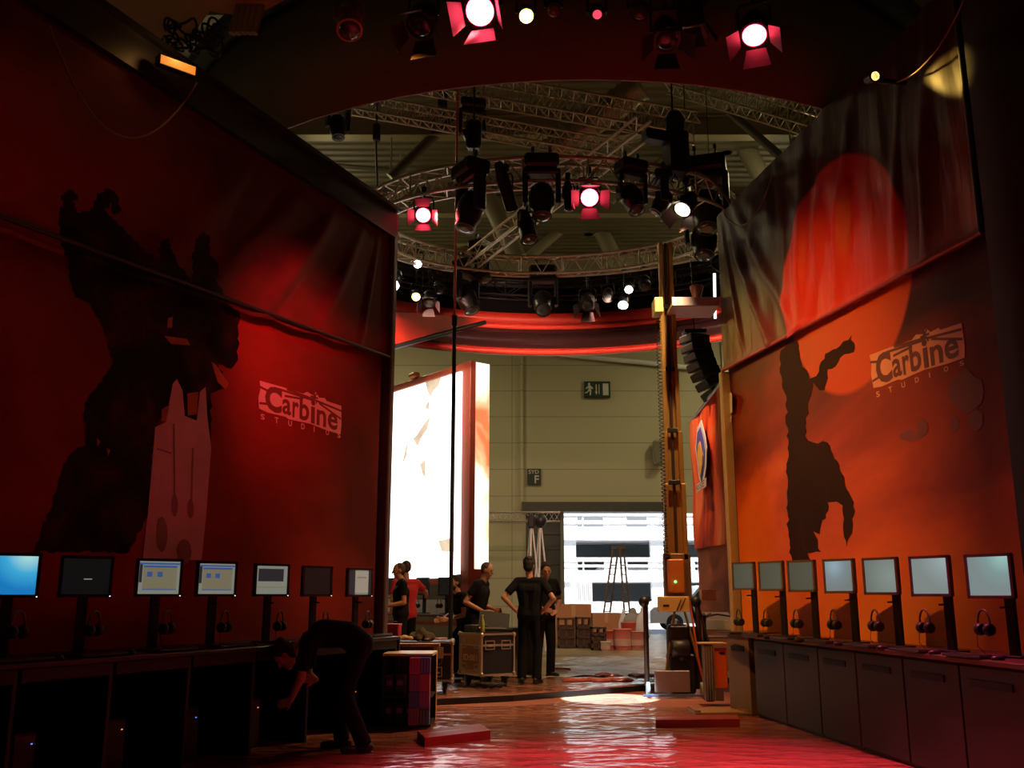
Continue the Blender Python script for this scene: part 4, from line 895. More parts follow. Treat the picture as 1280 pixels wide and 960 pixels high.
# ---- far red banner with logos right of the lift
f0 = P(869, 700, 22); f1 = P(920, 700, 13.8)
FW = WF((f0.x, f0.y, 0), math.atan2(f1.y-f0.y, f1.x-f0.x)); fL = (Vector((f1.x, f1.y))-Vector((f0.x, f0.y))).length
fb = thing('hanging_banner', 'tall rust-red printed banner with white marks hanging beyond the right wall', 'banner', FW.w(0), FW.rz)
A_F = art_mat('rust_banner_print', [(.34, (.20, .025, .012)), (.46, (.62, .07, .02)), (.58, (.70, .16, .05)), (.75, (.72, .34, .16))], 1.3, stretch=(.5, 1, .35), seed=9, rough=.9, spec=.05)
h = [FW.hit(x, y) for x, y in ((868, 512), (915, 455), (917, 678), (878, 680), (872, 630))]
ztL, ztR, zb_ = h[0].z, h[1].z, h[3].z; sR = h[1].x
q = MB()
zbf = lambda u: zb_+(h[2].z-zb_)*u*fL/h[2].x
q.grid(lambda u, v: (u*fL, -.05*math.sin(u*16)*.4-.02*math.sin(v*9+u*4), zbf(u)+((ztL+(ztR-ztL)*u)-zbf(u))*v), 60, 20); q.build('cloth', A_F, fb)
q = MB(); q.tube((0, 0, ztL), (fL, 0, ztR), .03); q.build('top_rail', M_steel, fb)
q = MB()
pts = [FW.hit(x, y, .12) for x, y in ((868,560),(870,535),(875,525),(880,545),(882,560),(881,585),(876,612),(872,595))]
q.prism([(p.x, p.z) for p in pts], (0, -.1, 0), (1,0,0), (0,0,1), (0, .01, 0)); q.build('emblem_rim', M_white, fb)
q = MB(); c = sum(pts, Vector())/len(pts)
q.prism([((p.x-c.x)*.72+c.x, (p.z-c.z)*.78+c.z) for p in pts], (0, -.115, 0), (1,0,0), (0,0,1), (0, .01, 0)); q.build('emblem_blue', mat('blue_ink', (.12, .10, .5), .6, spec=.1), fb)
q = MB(); q.prism([((p.x-c.x)*.45+c.x, (p.z-c.z)*.5+c.z-.1) for p in pts], (0, -.13, 0), (1,0,0), (0,0,1), (0, .01, 0)); q.build('emblem_gold', mat('gold_ink', (.75, .40, .05), .5), fb)
q = MB(); hh = [FW.hit(x, y, .12) for x, y in ((869, 616), (881, 608), (881, 597), (869, 606))]
q.prism([(p.x, p.z) for p in hh], (0, -.1, 0), (1,0,0), (0,0,1), (0, .01, 0)); q.build('word_plate', M_white, fb)
hh = [FW.hit(x, y, .12) for x, y in ((870, 614), (880, 607.5), (880, 599.5), (870, 607))]
for v in hh: v.y = -.118
q = MB(); fit_text(q, 'RISE', *hh, .01); q.build('word_lettering', mat('rust_ink', (.4, .08, .04), .6), fb)
hh = [FW.hit(x, y, .12) for x, y in ((903.5, 524), (915, 515), (915, 487), (903.5, 500))]
for v in hh: v.y = -.118
q = MB(); fit_text(q, 'm', *hh, .06)
hh = [FW.hit(x, y, .12) for x, y in ((904, 537), (914, 528), (914, 519), (904, 528))]
for v in hh: v.y = -.118
fit_text(q, 'IRISM', *hh, .01); q.build('big_letter', M_white, fb)
# panel wall under the banner
q = MB(); q.prism([(0, 0), (fL, 0), (fL, zbf(1)+.02), (0, zbf(0)+.02)], (0, .06, 0), (1,0,0), (0,0,1), (0, .1, 0)); o = q.build('side_panel', art_mat('brown_red_panel', [(.38, (.16, .05, .025)), (.55, (.30, .09, .04)), (.7, (.5, .13, .05))], .8, stretch=(.3, 1, 1.6), rough=.9, spec=.05)); o.location = FW.w(0); o.rotation_euler = (0, 0, FW.rz)
tag(o, 'brown smooth wall panel under the far rust-red banner', 'wall panel')
# ================================================================ KIOSKS
M_bezel = mat('monitor_bezel_black', (.018, .018, .018), .35)
M_bezelg = mat('monitor_bezel_grey', (.12, .10, .09), .35)
def screen_grad(name, c1, c2, c3, s, center=(.1, 0, 0)):
    m = bpy.data.materials.new(name); m.use_nodes = True; l = m.node_tree.links; b = m.node_tree.nodes['Principled BSDF']
    tc = N(m, 'ShaderNodeTexCoord'); mp = N(m, 'ShaderNodeMapping'); mp.vector_type = 'POINT'; mp.inputs['Location'].default_value = (-center[0]*4, 0, -center[2]*4); mp.inputs['Scale'].default_value = (4, 4, 4)
    l.new(tc.outputs['Object'], mp.inputs[0]); g = N(m, 'ShaderNodeTexGradient'); g.gradient_type = 'SPHERICAL'; l.new(mp.outputs[0], g.inputs[0])
    cr = N(m, 'ShaderNodeValToRGB'); e = cr.color_ramp.elements; e[0].color = c1+(1,); e[1].color = c3+(1,); x = e.new(.45); x.color = c2+(1,)
    l.new(g.outputs[0], cr.inputs[0]); l.new(cr.outputs[0], b.inputs['Emission Color']); b.inputs['Emission Strength'].default_value = s
    b.inputs['Base Color'].default_value = (.02, .02, .02, 1); b.inputs['Roughness'].default_value = .3; return m
SC = {'blue': screen_grad('screen_blue_desktop', (.01, .20, .55), (.05, .42, .72), (.55, .85, .75), .9, (.1, 0, .15)),
 'black': mat('screen_off', (.006, .006, .007), .25, em=(.03, .03, .03), es=.15),
 'grey': screen_grad('screen_grey_glow', (.16, .19, .17), (.20, .24, .22), (.24, .30, .28), .9),
 'greyb': screen_grad('screen_grey_blue', (.18, .21, .20), (.20, .26, .28), (.30, .42, .50), .9, (-.05, 0, .1)),
 'grey2': screen_grad('screen_grey_bright', (.20, .24, .23), (.24, .30, .30), (.30, .42, .40), 1.0, (.15, 0, .15)),
 'teal': screen_grad('screen_grey_teal', (.19, .24, .24), (.20, .30, .29), (.32, .55, .50), 1.0, (.12, 0, .15)),
 'olive': screen_grad('screen_dim_olive', (.075, .08, .055), (.085, .09, .062), (.09, .10, .07), .8),
 'win': mat('screen_window_bg', (.1, .1, .1), .4, em=(.42, .45, .36), es=.42)}
M_winblue = mat('screen_blue_bar', (.1, .1, .1), .4, em=(.05, .16, .5), es=.45); M_wintan = mat('screen_tan_pane', (.1, .1, .1), .4, em=(.36, .33, .20), es=.42)
M_windark = mat('screen_dark_pane', (.01, .01, .01), .4, em=(.03, .03, .035), es=.6); M_winwhite = mat('screen_white_page', (.3, .3, .3), .4, em=(.45, .45, .36), es=.45)
M_led = mat('led_white', (.8, .8, .8), .4, em=(1, 1, .95), es=2.0)
def monitor(label, wf, s, off, zc, kind, rz=0, W=.36, H=.30, bez=M_bezel, deskz=.88, group=None, stand=True, post=True):
    p = wf.w(s, off, zc); t = thing('monitor', label, 'monitor', (p.x, p.y, deskz), wf.rz+rz, group); c = zc-deskz
    q = MB(); b = .022
    q.box((0, .02, c), (W, .035, H), bev=.008); q.build('casing', bez, t)
    q = MB()
    for x in (-W/2+b/2, W/2-b/2): q.box((x, 0, c), (b, .016, H))
    for z_ in (-H/2+b/2, H/2-b/2): q.box((0, 0, c+z_), (W, .016, b))
    q.build('bezel', bez, t)
    sw, sh = W-2*b, H-2*b
    q = MB(); m = SC[kind if kind in SC else 'win']; vs = [(-sw/2, -.0, -sh/2), (sw/2, 0, -sh/2), (sw/2, 0, sh/2), (-sw/2, 0, sh/2)]
    q.add(vs+[(x, .004, z) for x, y, z in vs], [(0,1,2,3), (7,6,5,4), (0,4,5,1), (1,5,6,2), (2,6,7,3), (3,7,4,0)]); so = q.build('screen', m, t); so.location = (0, 0, c)
    def pane(nm, x0, x1, z0, z1, m, y=-.002):
        q = MB(); q.box(((x0+x1)/2*sw/2, y, (z0+z1)/2*sh/2), ((x1-x0)*sw/2, .001, (z1-z0)*sh/2)); q.build(nm, m, so)
    if kind == 'window':
        pane('task_bar', -1, 1, .8, .9, M_winblue); pane('side_icons', -.98, -.84, -.3, .8, M_windark); pane('window_pane', -.8, .86, -.72, .72, M_wintan); pane('title_bar', -.8, .86, .62, .74, M_winblue, -.003)
        pane('icon', -.6, -.35, .05, .35, M_winblue, -.003); pane('icon', -.1, .15, .05, .35, M_winblue, -.003); pane('window_edge', -.8, .86, -.76, -.7, M_winblue, -.003)
    if kind == 'darkwindow': pane('dark_pane', -.9, .75, -.1, .8, M_windark); pane('frame_line', -1, 1, -.55, -.48, M_wintan)
    if kind == 'page': pane('dark_side', -1, -.45, -1, 1, M_windark); pane('page', -.45, .75, -.85, .9, M_winwhite); pane('dark_side', .75, 1, -1, 1, M_windark); pane('text_line', -.25, .55, .35, .45, M_wintan, -.004)
    if kind == 'black' and zc > 0 and 'text line' in label: pane('text_line', -.1, .25, -.18, -.12, M_winwhite)
    if bez is M_bezel: q = MB(); q.box((W/2-.01, -.009, c-H/2+.008), (.008, .003, .006)); q.build('power_light', M_led, t)
    if post:
        q = MB(); q.box((.10 if bez is M_bezelg else 0, .06, c/2), (.075, .035, c), bev=.006); q.build('post', M_black, t)
        q = MB(); q.box((.10 if bez is M_bezelg else 0, .05, .008), (.2, .16, .016), bev=.004); q.build('foot', M_black, t)
        q = MB(); q.tube((.10 if bez is M_bezelg else 0, -.05, c-H/2-.06), (.10 if bez is M_bezelg else 0, .05, c-H/2-.06), .007); q.build('headphone_hook', M_black, t)
    return t
M_pad = mat('headphone_black', (.02, .02, .02), .45); M_padg = mat('headphone_band_shine', (.10, .08, .06), .3)
def headphones(label, loc, rz, group, sc=1.0, m=M_pad):
    t = thing('headphones', label, 'headphones', loc, rz, group)
    # loc = top of the hanging band
    q = MB(); pts = [Vector((.065*math.sin(a)*sc, 0, (-.09+.09*math.cos(a))*sc)) for a in [(-1.9+3.8*i/16) for i in range(17)]]
    q.path(pts, .008*sc, 6); q.build('headband', M_padg, t)
    for sx in (-1, 1):
        q = MB(); q.lathe((sx*.072*sc, 0, -.135*sc), (-sx, 0, 0), [(0, .03*sc), (.006, .042*sc), (.03*sc, .045*sc), (.045*sc, .035*sc)], 16); q.build('ear_cup', m, t)
    q = MB(); q.path([(-.085*sc, 0, -.17*sc), (-.08*sc, -.01, -.25*sc), (-.02*sc, 0, -.30*sc)], .003, 5); q.build('cord', m, t)
    return t
def keyboard(label, loc, rz, group):
    t = thing('keyboard', label, 'keyboard', loc, rz, group); q = MB(); q.box((0, 0, .011), (.42, .15, .018), bev=.004); q.build('board', M_plastic, t)
    q = MB()
    for j in range(5):
        for i in range(15): q.box((-.19+i*.027, -.055+j*.026, .023), (.022, .021, .006))
    q.build('keys', mat('key_black', (.03, .03, .03), .35), t); return t
def mouse(label, loc, rz, group):
    t = thing('mouse', label, 'mouse', loc, rz, group); q = MB(); q.ell((0, 0, .008), (.03, 0, 0), (0, .05, 0), (0, 0, .024), 14, 8); q.build('shell', M_plastic, t)
    q = MB(); q.tube((-.004, -.03, .028), (.004, -.03, .028), .008); q.build('wheel', M_steel, t); return t
kb0 = keyboard('', (0, 0, -5), 0, None); ms0 = mouse('', (0, 0, -5), 0, None)
hp0 = headphones('', (0, 0, -5), 0, None)
first = {'k': True, 'm': True, 'h': True}
def place(proto, key, label, loc, rz, group):
    o = proto if first[key] else copy_tree(proto); first[key] = False
    o.location = loc; o.rotation_euler = (0, 0, rz); o['label'] = label; o['group'] = group; return o
ORD = ['farthest', 'second from the far end', 'third from the far end', 'middle', 'third from the near end', 'second from the near end', 'nearest']
# ---- right row
DZ = .88
kinds = ['olive', 'olive', 'olive', 'greyb', 'grey', 'grey2', 'teal']
kn = ['dim olive', 'dim olive', 'dim olive', 'grey-blue', 'plain grey', 'pale grey-blue', 'teal-tinted']
RXS = [929.5, 964, 1002, 1049, 1101, 1163, 1237]
rpos = []
for i, px in enumerate(RXS):
    h = RW.hit(px, 729, .50); rpos.append(h.x)
    yaw = R(18)
    monitor('monitor with %s screen in the right row, %s' % (kn[i], ORD[i]), RW, h.x, .50, RW.hit(px, 720, .5).z, kinds[i], rz=yaw, bez=M_bezelg, W=.37, H=.315, group='monitors of the right row')
    p = RW.w(h.x, .50, 0); hz = RW.hit(px, 762, .5).z
    p2 = RW.w(h.x-.0, .60, 0)
    place(hp0, 'h', 'black headphones hanging under the %s monitor of the right row' % ORD[i], (p2.x+.02, p2.y, hz), RW.rz, 'headphones of the right row')
    kp = RW.w(h.x-.02, .70, DZ+.001)
    place(kb0, 'k', 'black keyboard before the %s monitor of the right row' % ORD[i], kp, RW.rz, 'keyboards of the right row')
    mp = RW.w(h.x+(.28 if i else .40), .70 if i else .60, DZ+.001)
    place(ms0, 'm', 'black mouse beside the %s keyboard of the right row' % ORD[i], mp, RW.rz, 'mice of the right row')
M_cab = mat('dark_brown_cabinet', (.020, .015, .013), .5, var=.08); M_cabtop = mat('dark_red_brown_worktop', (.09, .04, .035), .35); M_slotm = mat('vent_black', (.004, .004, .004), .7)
# front line of the counter: fitted to its foot line, in the wall frame
g0 = G(945, 896); g1 = G(1140, 960); angC = math.atan2(g1.y-g0.y, g1.x-g0.x)
CW = WF((g0.x, g0.y, 0), angC)
bounds = [CW.hit(x, 860).x for x in (945, 982, 1025, 1072, 1131, 1201, 1292)]; bounds.append(bounds[-1]+.95); bounds.append(bounds[-1]+.95)
depth_ = .62
for i in range(len(bounds)-1):
    a_, b_ = bounds[i], bounds[i+1]; t = thing('kiosk_cabinet', 'dark brown vented kiosk cabinet, %s of the right row' % (['farthest', 'second from far end', 'third from far end', 'fourth from far end', 'fifth from far end', 'sixth from far end', 'one nearly out of the picture', 'x'][i]), 'cabinet', CW.w((a_+b_)/2), CW.rz, 'cabinets of the right row')
    wd = b_-a_
    q = MB(); q.box((0, depth_/2+.02, .42), (wd-.006, depth_, .84)); q.build('body', M_cab, t)
    q = MB(); q.box((0, .008, .43), (wd-.02, .022, .78), bev=.004); dr = q.build('door', M_cab, t)
    q = MB(); q.box((-.04*wd, -.006, .71), (wd*.58, .012, .05)); q.build('vent_slot', M_slotm, dr)
    if i == 6: break
q = MB(); s0, s1 = bounds[0]-.15, bounds[7]-.5
bd = CW
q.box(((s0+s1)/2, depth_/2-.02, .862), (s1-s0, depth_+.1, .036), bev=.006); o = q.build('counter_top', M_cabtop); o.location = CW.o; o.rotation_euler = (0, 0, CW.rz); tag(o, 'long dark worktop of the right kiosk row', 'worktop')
q = MB(); wA = RW.w(-.3, .02); 
# filler strip between worktop and wall
fa = CW.w(s0, -(depth_+.0)); fb_ = CW.w(s1, -(depth_+.0)); fc = RW.w(9.5, .14); fd = RW.w((fa-RW.o).dot(RW.u), .14)
q.prism([(fa.x, fa.y), (fb_.x, fb_.y), (fc.x, fc.y), (fd.x, fd.y)], (0, 0, .8465), (1,0,0), (0,0,1), (0,0,0)) if False else q.add([(p.x, p.y, z_) for z_ in (.846, .879) for p in (fa, fb_, fc, fd)], [(3,2,1,0), (4,5,6,7), (0,1,5,4), (1,2,6,5), (2,3,7,6), (3,0,4,7)])
tag(q.build('rear_shelf', M_cabtop), 'dark rear shelf between the right worktop and the printed wall', 'shelf')
# podium cabinet at the far end, face to the camera
g = G(912, 889); g2 = G(939, 894); ang = math.atan2(g2.y-g.y, g2.x-g.x); WD = (g2-g).length
t = thing('kiosk_cabinet', 'grey-brown end cabinet standing apart at the far end of the right row', 'cabinet', (g+g2)/2, ang)
q = MB(); q.box((0, .28, .435), (WD, .54, .87), bev=.006); q.build('body', mat('grey_brown_cabinet', (.16, .13, .10), .5), t)
q = MB(); q.box((0, .005, .71), (WD*.6, .012, .06)); q.build('vent_slot', M_slotm, t)
q = MB(); q.box((0.02, .26, .882), (WD+.1, .62, .03), bev=.005); q.build('top', M_cabtop, t)
# ---- left row
LXS = [13, 108, 199, 271, 340, 397, 450]
lk = ['blue', 'black', 'window', 'window', 'darkwindow', 'black', 'page']
ln = ['bright blue desktop screen', 'black screen and small white text line', 'pale screen with blue window below the pale print', 'pale screen with blue window, beyond the similar one', 'dark pane on pale screen', 'switched-off black screen', 'narrow white page on screen']
PL = ['nearest', 'second from the near end', 'third from the near end', 'middle', 'third from the far end', 'second from the far end', 'farthest']
LOFF = .55
for i, px in enumerate(LXS):
    yc = 719+ (728-719)*i/6; h = LW.hit(px, yc, LOFF)
    monitor('%s left monitor, %s' % (PL[i], ln[i]), LW, h.x, LOFF, h.z, lk[i], rz=R(-38+24*i/6), W=.365, H=.30, group='monitors of the left row')
    hz = LW.hit(px, 764, LOFF+.1).z; p2 = LW.w(h.x+.02, LOFF+.1, 0)
    place(hp0, 'h', 'black headphones hanging under the %s monitor of the left row' % PL[i], (p2.x, p2.y, hz), LW.rz+R(12), 'headphones of the left row')
    place(kb0, 'k', 'black keyboard before the %s monitor of the left row' % PL[i], LW.w(h.x-.03, LOFF+.22, DZ+.001), LW.rz, 'keyboards of the left row')
    place(ms0, 'm', 'black mouse beside the %s keyboard of the left row' % PL[i], LW.w(h.x+.26, LOFF+.22, DZ+.001), LW.rz, 'mice of the left row')
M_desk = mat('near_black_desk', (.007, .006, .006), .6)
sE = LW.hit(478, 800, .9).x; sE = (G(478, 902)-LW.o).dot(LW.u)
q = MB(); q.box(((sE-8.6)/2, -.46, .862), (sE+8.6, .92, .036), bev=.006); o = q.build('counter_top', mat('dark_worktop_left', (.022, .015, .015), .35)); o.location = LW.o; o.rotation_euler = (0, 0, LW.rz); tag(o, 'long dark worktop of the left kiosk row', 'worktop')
edges = [sE-.02]
while edges[-1] > -8.3: edges.append(edges[-1]-.78)
for i, s in enumerate(edges[:-1]):
    s2 = edges[i+1]; t = thing('kiosk_desk_frame', 'black open kiosk bay under the left worktop, number %s from the far end' % (['one', 'two', 'three', 'four', 'five', 'six', 'seven', 'eight', 'nine', 'ten', 'eleven'][i]), 'desk', LW.w((s+s2)/2), LW.rz, 'open bays of the left row')
    w_2 = (s-s2)/2
    q = MB(); q.box((w_2-.02, -.45, .42), (.035, .88, .84), bev=.004); q.build('side_panel', mat('desk_side_panel', (.010, .008, .008), .6), t)
    q = MB(); q.box((0, -.1, .42), (2*w_2-.04, .03, .84)); q.build('back_panel', M_desk, t)
    q = MB(); q.box((0, -.88, .80), (2*w_2-.04, .025, .09), bev=.004); q.build('front_rail', M_desk, t)
    if i < 8 and i != 1:
        c = thing('desktop_computer', 'black desktop computer standing inside the left bay, number %s from the far end' % (['one', 'two', 'three', 'four', 'five', 'six', 'seven', 'eight'][i]), 'computer', LW.w((s+s2)/2-.1, .45), LW.rz, 'computers in the left bays')
        q = MB(); q.box((0, 0, .21), (.19, .42, .42), bev=.012); q.build('case', M_plastic, c)
        q = MB(); q.box((0, -.213, .21), (.17, .01, .38), bev=.003); fp = q.build('front_panel', M_bezel, c)
        q = MB(); q.box((.05, -.22, .34), (.012, .004, .008)); q.build('power_light', mat('led_blue' if i % 2 else 'led_orange', (.3, .3, .3), .4, em=((.1, .3, 1) if i % 2 else (1, .3, .05)), es=1.2), c)
# closed end panel at the far end of the left row
q = MB(); q.box((sE+.012, -.45, .43), (.02, .9, .86), bev=.004); o = q.build('end_panel', mat('mauve_dark_panel', (.05, .028, .03), .5)); o.location = LW.o; o.rotation_euler = (0, 0, LW.rz); tag(o, 'dark end panel closing the far end of the left desk row', 'panel')
# ---- far kiosks below the billboard
KY = 16.8
KW = WF((P(600, 760, 17.6).x, 17.6, 0), aL)
M_kp = mat('far_kiosk_counter', (.30, .30, .26), .5)
sK = [KW.hit(x, 760, .25).x for x in (475, 572)]
t = thing('kiosk_counter', 'pale far kiosk counter below the lit billboard', 'counter', KW.w(sK[0]/2+sK[1]/2), KW.rz); L_ = sK[1]-sK[0]+.6
q = MB(); q.box((0, .0, .95), (L_, .6, .04), bev=.006); q.build('top', M_cabtop, t); q = MB(); q.box((0, .05, .5), (L_-.04, .5, .84)); q.build('body', M_kp, t)
q = MB(); q.box((0, -.205, .8), (L_-.04, .02, .06)); q.build('front_rail', mat('red_rail', (.4, .08, .04), .5), t)
for i, (px, lb) in enumerate(((488, 'leftmost, behind the man in red'), (528, 'middle one'), (556, 'rightmost, behind the tall pole'))):
    h = KW.hit(px, 733, .0); monitor('small black monitor on the far kiosk counter, '+lb, KW, h.x, .0, h.z, 'black', rz=R(12), W=.34, H=.34, deskz=.97, group='monitors of the far kiosk')
    hz = KW.hit(px, 748, .1).z; p2 = KW.w(h.x, .12, 0); place(hp0, 'h', 'dark headphones hanging under the far kiosk monitor, '+lb, (p2.x, p2.y, hz), KW.rz, 'headphones of the far kiosk')
# ================================================================ PROPS ON THE STAGE
M_case = mat('case_dark_blue', (.018, .022, .032), .5); M_casetan = mat('case_tan_laminate', (.60, .34, .15), .55); M_caseblk = mat('case_black_laminate', (.005, .005, .005), .5)
M_edge = mat('case_aluminium_edge', (.5, .42, .3), .35, .8); M_wood = mat('raw_plywood', (.5, .30, .12), .6)
def caster(q, x, y, r=.06, z0=0):
    q.lathe((x-.02, y+.02, z0+r), (1,0,0), [(0, r*.8), (.006, r), (.034, r), (.04, r*.8)], 16); q.box((x, y, z0+r*1.9), (.07, .09, .03)); q.box((x-.03, y+.01, z0+r*1.3), (.008, .05, r*1.3)); q.box((x+.03, y+.01, z0+r*1.3), (.008, .05, r*1.3))
def flightcase(name, label, loc, rz, W, D, H, mf, ms, cat='flight case', lid=.16, face='x'):
    t = thing(name, label, cat, loc, rz); z0 = .15
    q = MB(); q.box((0, 0, z0+(H-z0)/2), (W-.02, D-.02, H-z0-.01)); q.mi(1); q.box((-W/2+.004, 0, z0+(H-z0)/2), (.02, D-.03, H-z0-.04)); q.build('body', [mf, ms], t)
    q = MB(); e = .028
    for x in (-W/2, W/2):
        for y in (-D/2, D/2): q.box((x, y, z0+(H-z0)/2), (e, e, H-z0), bev=.004)
        for z_ in (z0+.012, H-.012, H-lid): q.box((x, 0, z_), (e, D, e*.9))
    for y in (-D/2, D/2):
        for z_ in (z0+.012, H-.012, H-lid): q.box((0, y, z_), (W, e, e*.9))
    q.build('edging', M_edge, t)
    q = MB()
    for x in (-W/2, W/2):
        for y in (-D/2, D/2):
            for z_ in (z0+.02, H-.02): q.sph((x, y, z_), .035, 10, 6)
    q.build('ball_corners', M_edge, t)
    def dish(x, y, z, along):
        q = MB()
        if along == 'x':
            for dx, dz, sx, sz in ((0, .055, .15, .012), (0, -.055, .15, .012), (.07, 0, .012, .12), (-.07, 0, .012, .12)): q.box((x+dx, y-.006, z+dz), (sx, .012, sz))
            q.box((x, y-.012, z-.01), (.09, .02, .022), bev=.005)
        else:
            for dy, dz, sy, sz in ((0, .055, .13, .012), (0, -.055, .13, .012), (.06, 0, .012, .12), (-.06, 0, .012, .12)): q.box((x-.006, y+dy, z+dz), (.012, sy, sz))
            q.box((x-.012, y, z-.01), (.02, .08, .022), bev=.005)
        q.build('handle', M_edge, t)
    for i, (x, y) in enumerate(((-W/2+.09, -D/2+.09), (W/2-.09, -D/2+.09), (W/2-.09, D/2-.09), (-W/2+.09, D/2-.09))): q = MB(); caster(q, x, y); q.build('caster', M_black, t)
    return t, dish
SZ = .082
# case one: long dark case with red toolbox and jacket
p = G(552, 868, SZ); c1 = Vector((P(513, 868, p.y+.3).x, p.y+.32, SZ)); W1 = P(566, 800, p.y).x-P(462, 800, p.y).x
t, dish = flightcase('flight_case', 'long dark blue flight case with silver edging under the red toolbox', c1, R(3), W1, .62, P(500, 802, p.y).z-SZ, M_case, M_case)
H1 = P(500, 802, p.y).z-SZ
dish(W1/2-.2, -.31, H1*.42, 'x'); dish(-W1/2+.2, -.31, H1*.42, 'x')
q = MB(); q.box((W1/2-.16, -.325, H1-.14), (.10, .02, .14), bev=.004); q.box((W1/2-.16, -.335, H1-.13), (.04, .02, .05)); q.build('butterfly_latch', M_edge, t)
q = MB(); fit_text(q, '20', (W1/2-.3, -.315, H1*.55), (W1/2-.12, -.315, H1*.55), (W1/2-.12, -.315, H1*.72), (W1/2-.3, -.315, H1*.72)); q.build('stencil_number', mat('stencil_grey', (.10, .11, .14), .6), t)
topz = SZ+H1
# wooden boards shelf in front of / beside the case
p = G(520, 884, 0); t = thing('plywood_board', 'thin plywood board lying across trestle behind the goods shelf', 'board', (P(505, 808, 11.8).x, 11.75, 0)); z_ = P(500, 806, 11.8).z
q = MB(); q.box((0, 0, z_), (.86, .14, .035)); q.build('board', M_wood, t); q = MB()
for x in (-.38, .38): q.box((x, 0, z_/2), (.04, .1, z_-.02))
q.build('leg', M_wood, t)
# red toolbox
Yc = c1.y-.05
t = thing('toolbox', 'small red box standing on the long flight case', 'box', (P(492, 800, Yc).x, Yc, topz+.012), R(-8)); wv = .17; hv = .19
q = MB(); q.box((0, 0, hv/2), (wv, .16, hv), bev=.012); q.build('body', mat('red_box', (.45, .02, .02), .45), t); q = MB(); q.box((0, 0, hv+.004), (wv+.01, .17, .02), bev=.006); q.build('lid', mat('red_lid', (.55, .05, .04), .45), t)
q = MB(); q.path([(-.04, 0, hv+.01), (-.04, 0, hv+.04), (.04, 0, hv+.04), (.04, 0, hv+.01)], .006); q.build('handle', M_black, t)
# heap of fur-brown jacket
q = MB(); bx_, by_ = P(527, 794, Yc).x, Yc; rnd = random.Random(3)
for k in range(26): a_ = rnd.uniform(0, 6.28); rr = rnd.uniform(0, .13); z_ = max(.03, .15*(1-rr/.17)); q.ell((rr*math.cos(a_)*1.2, rr*math.sin(a_)*.7, z_*rnd.uniform(.4, .9)), (.05, 0, 0), (0, .05, .01), (0, .01, .045), 8, 6)
o = solid(q, 'brown_jacket', .014, 1, mat('brown_shaggy_cloth', (.07, .045, .02), .9, var=.5, scale=30, bump=.6)); o.location = (bx_, by_, topz+.012); tag(o, 'shaggy dark brown jacket heaped on the long flight case', 'jacket')
q = MB()
for k, (dx, dy, r) in enumerate(((0, 0, .05), (.07, -.03, .04), (-.05, -.02, .035))): q.ell((dx, dy, r*.7), (r*1.2, 0, 0), (0, r, 0), (0, 0, r*.7), 10, 6)
o = solid(q, 'orange_cloth', .01, 1, mat('pale_orange_cloth', (.75, .40, .22), .7, bump=.3)); o.location = (P(508, 795, Yc).x, Yc-.2, topz+.012); tag(o, 'crumpled pale orange cloth between red box and brown jacket', 'cloth')
for k, (px, a_, L_) in enumerate(((546, .9, .36), (555, 1.2, .25))):
    q = MB(); q.box((0, 0, .012), (L_, .04, .022), Matrix.Rotation(a_, 3, 'Z'), bev=.004); o = q.build('wood_stick', mat('red_brown_wood', (.42, .16, .09), .5)); o.location = (P(px, 795, Yc).x-.03, Yc, topz+.014); tag(o, ['long reddish wooden stick lying on the long flight case', 'short reddish wooden stick at the right end of the long flight case'][k], 'stick')
# case two, turned so that tan end and black front show
p0 = G(600, 860, SZ); W2 = .62; rz2 = R(14); 
H2 = P(620, 792, p0.y).z-SZ; c2 = Vector((P(608, 860, 13.9).x, 14.0, SZ))
t, dish = flightcase('flight_case', 'tall flight case with tan stencilled end and black front, laptop on top', c2, R(32), .52, .60, H2, M_caseblk, M_casetan)
# local: front = -Y (black), left end = -X (tan)
for x in (-.13, .13): dish(x, -.30, H2*.78, 'x')
for y in (-.17, .17): dish(-.26, y, H2*.34, 'y'); dish(-.26, y, H2*.80, 'y')
def tl(A_, B_, C_, D_): return [Vector((-.275, a, z)) for a, z in (A_, B_, C_, D_)]
q = MB(); fit_text(q, 'ID:001', *tl((.18, H2*.48), (-.20, H2*.48), (-.20, H2*.60), (.18, H2*.60)), .02); q.build('stencil_text', mat('stencil_pale', (.75, .55, .32), .6), t)
q = MB(); q.box((-.268, 0, H2*.55), (.006, .46, .34)); q.build('dark_end_patch', mat('brown_patch', (.30, .15, .06), .6), t)
z2 = SZ+H2+.01
def on2(x, y): return c2+Matrix.Rotation(R(32), 3, 'Z') @ Vector((x, y, 0))
pp = on2(.08, .0)
t = thing('laptop_case', 'open black laptop case with tilted lid on the tall flight case', 'laptop', (pp.x, pp.y, z2), R(8))
q = MB(); q.box((0, 0, .03), (.40, .30, .05), bev=.01); q.build('base', M_black, t); q = MB(); q.box((.05, .16, .15), (.44, .03, .25), Matrix.Rotation(R(-22), 3, 'X') @ Matrix.Rotation(R(8), 3, 'Y'), bev=.008); q.build('lid', M_black, t)
q = MB(); q.box((0, -.02, .058), (.30, .14, .006)); q.build('keys', M_bezelg, t)
pp = on2(-.20, -.22); t = thing('drink_bottle', 'small green-yellow glass bottle on the tall flight case', 'bottle', (pp.x, pp.y, z2))
q = MB(); q.lathe((0, 0, 0), (0,0,1), [(0, .030), (.005, .033), (.13, .033), (.16, .025), (.19, .013), (.225, .012)], 16); q.build('glass', mat('green_glass', (.30, .34, .08), .15, coat=.5), t); q = MB(); q.tube((0, 0, .225), (0, 0, .24), .014); q.build('cap', mat('cap_pale', (.6, .5, .2), .4), t)
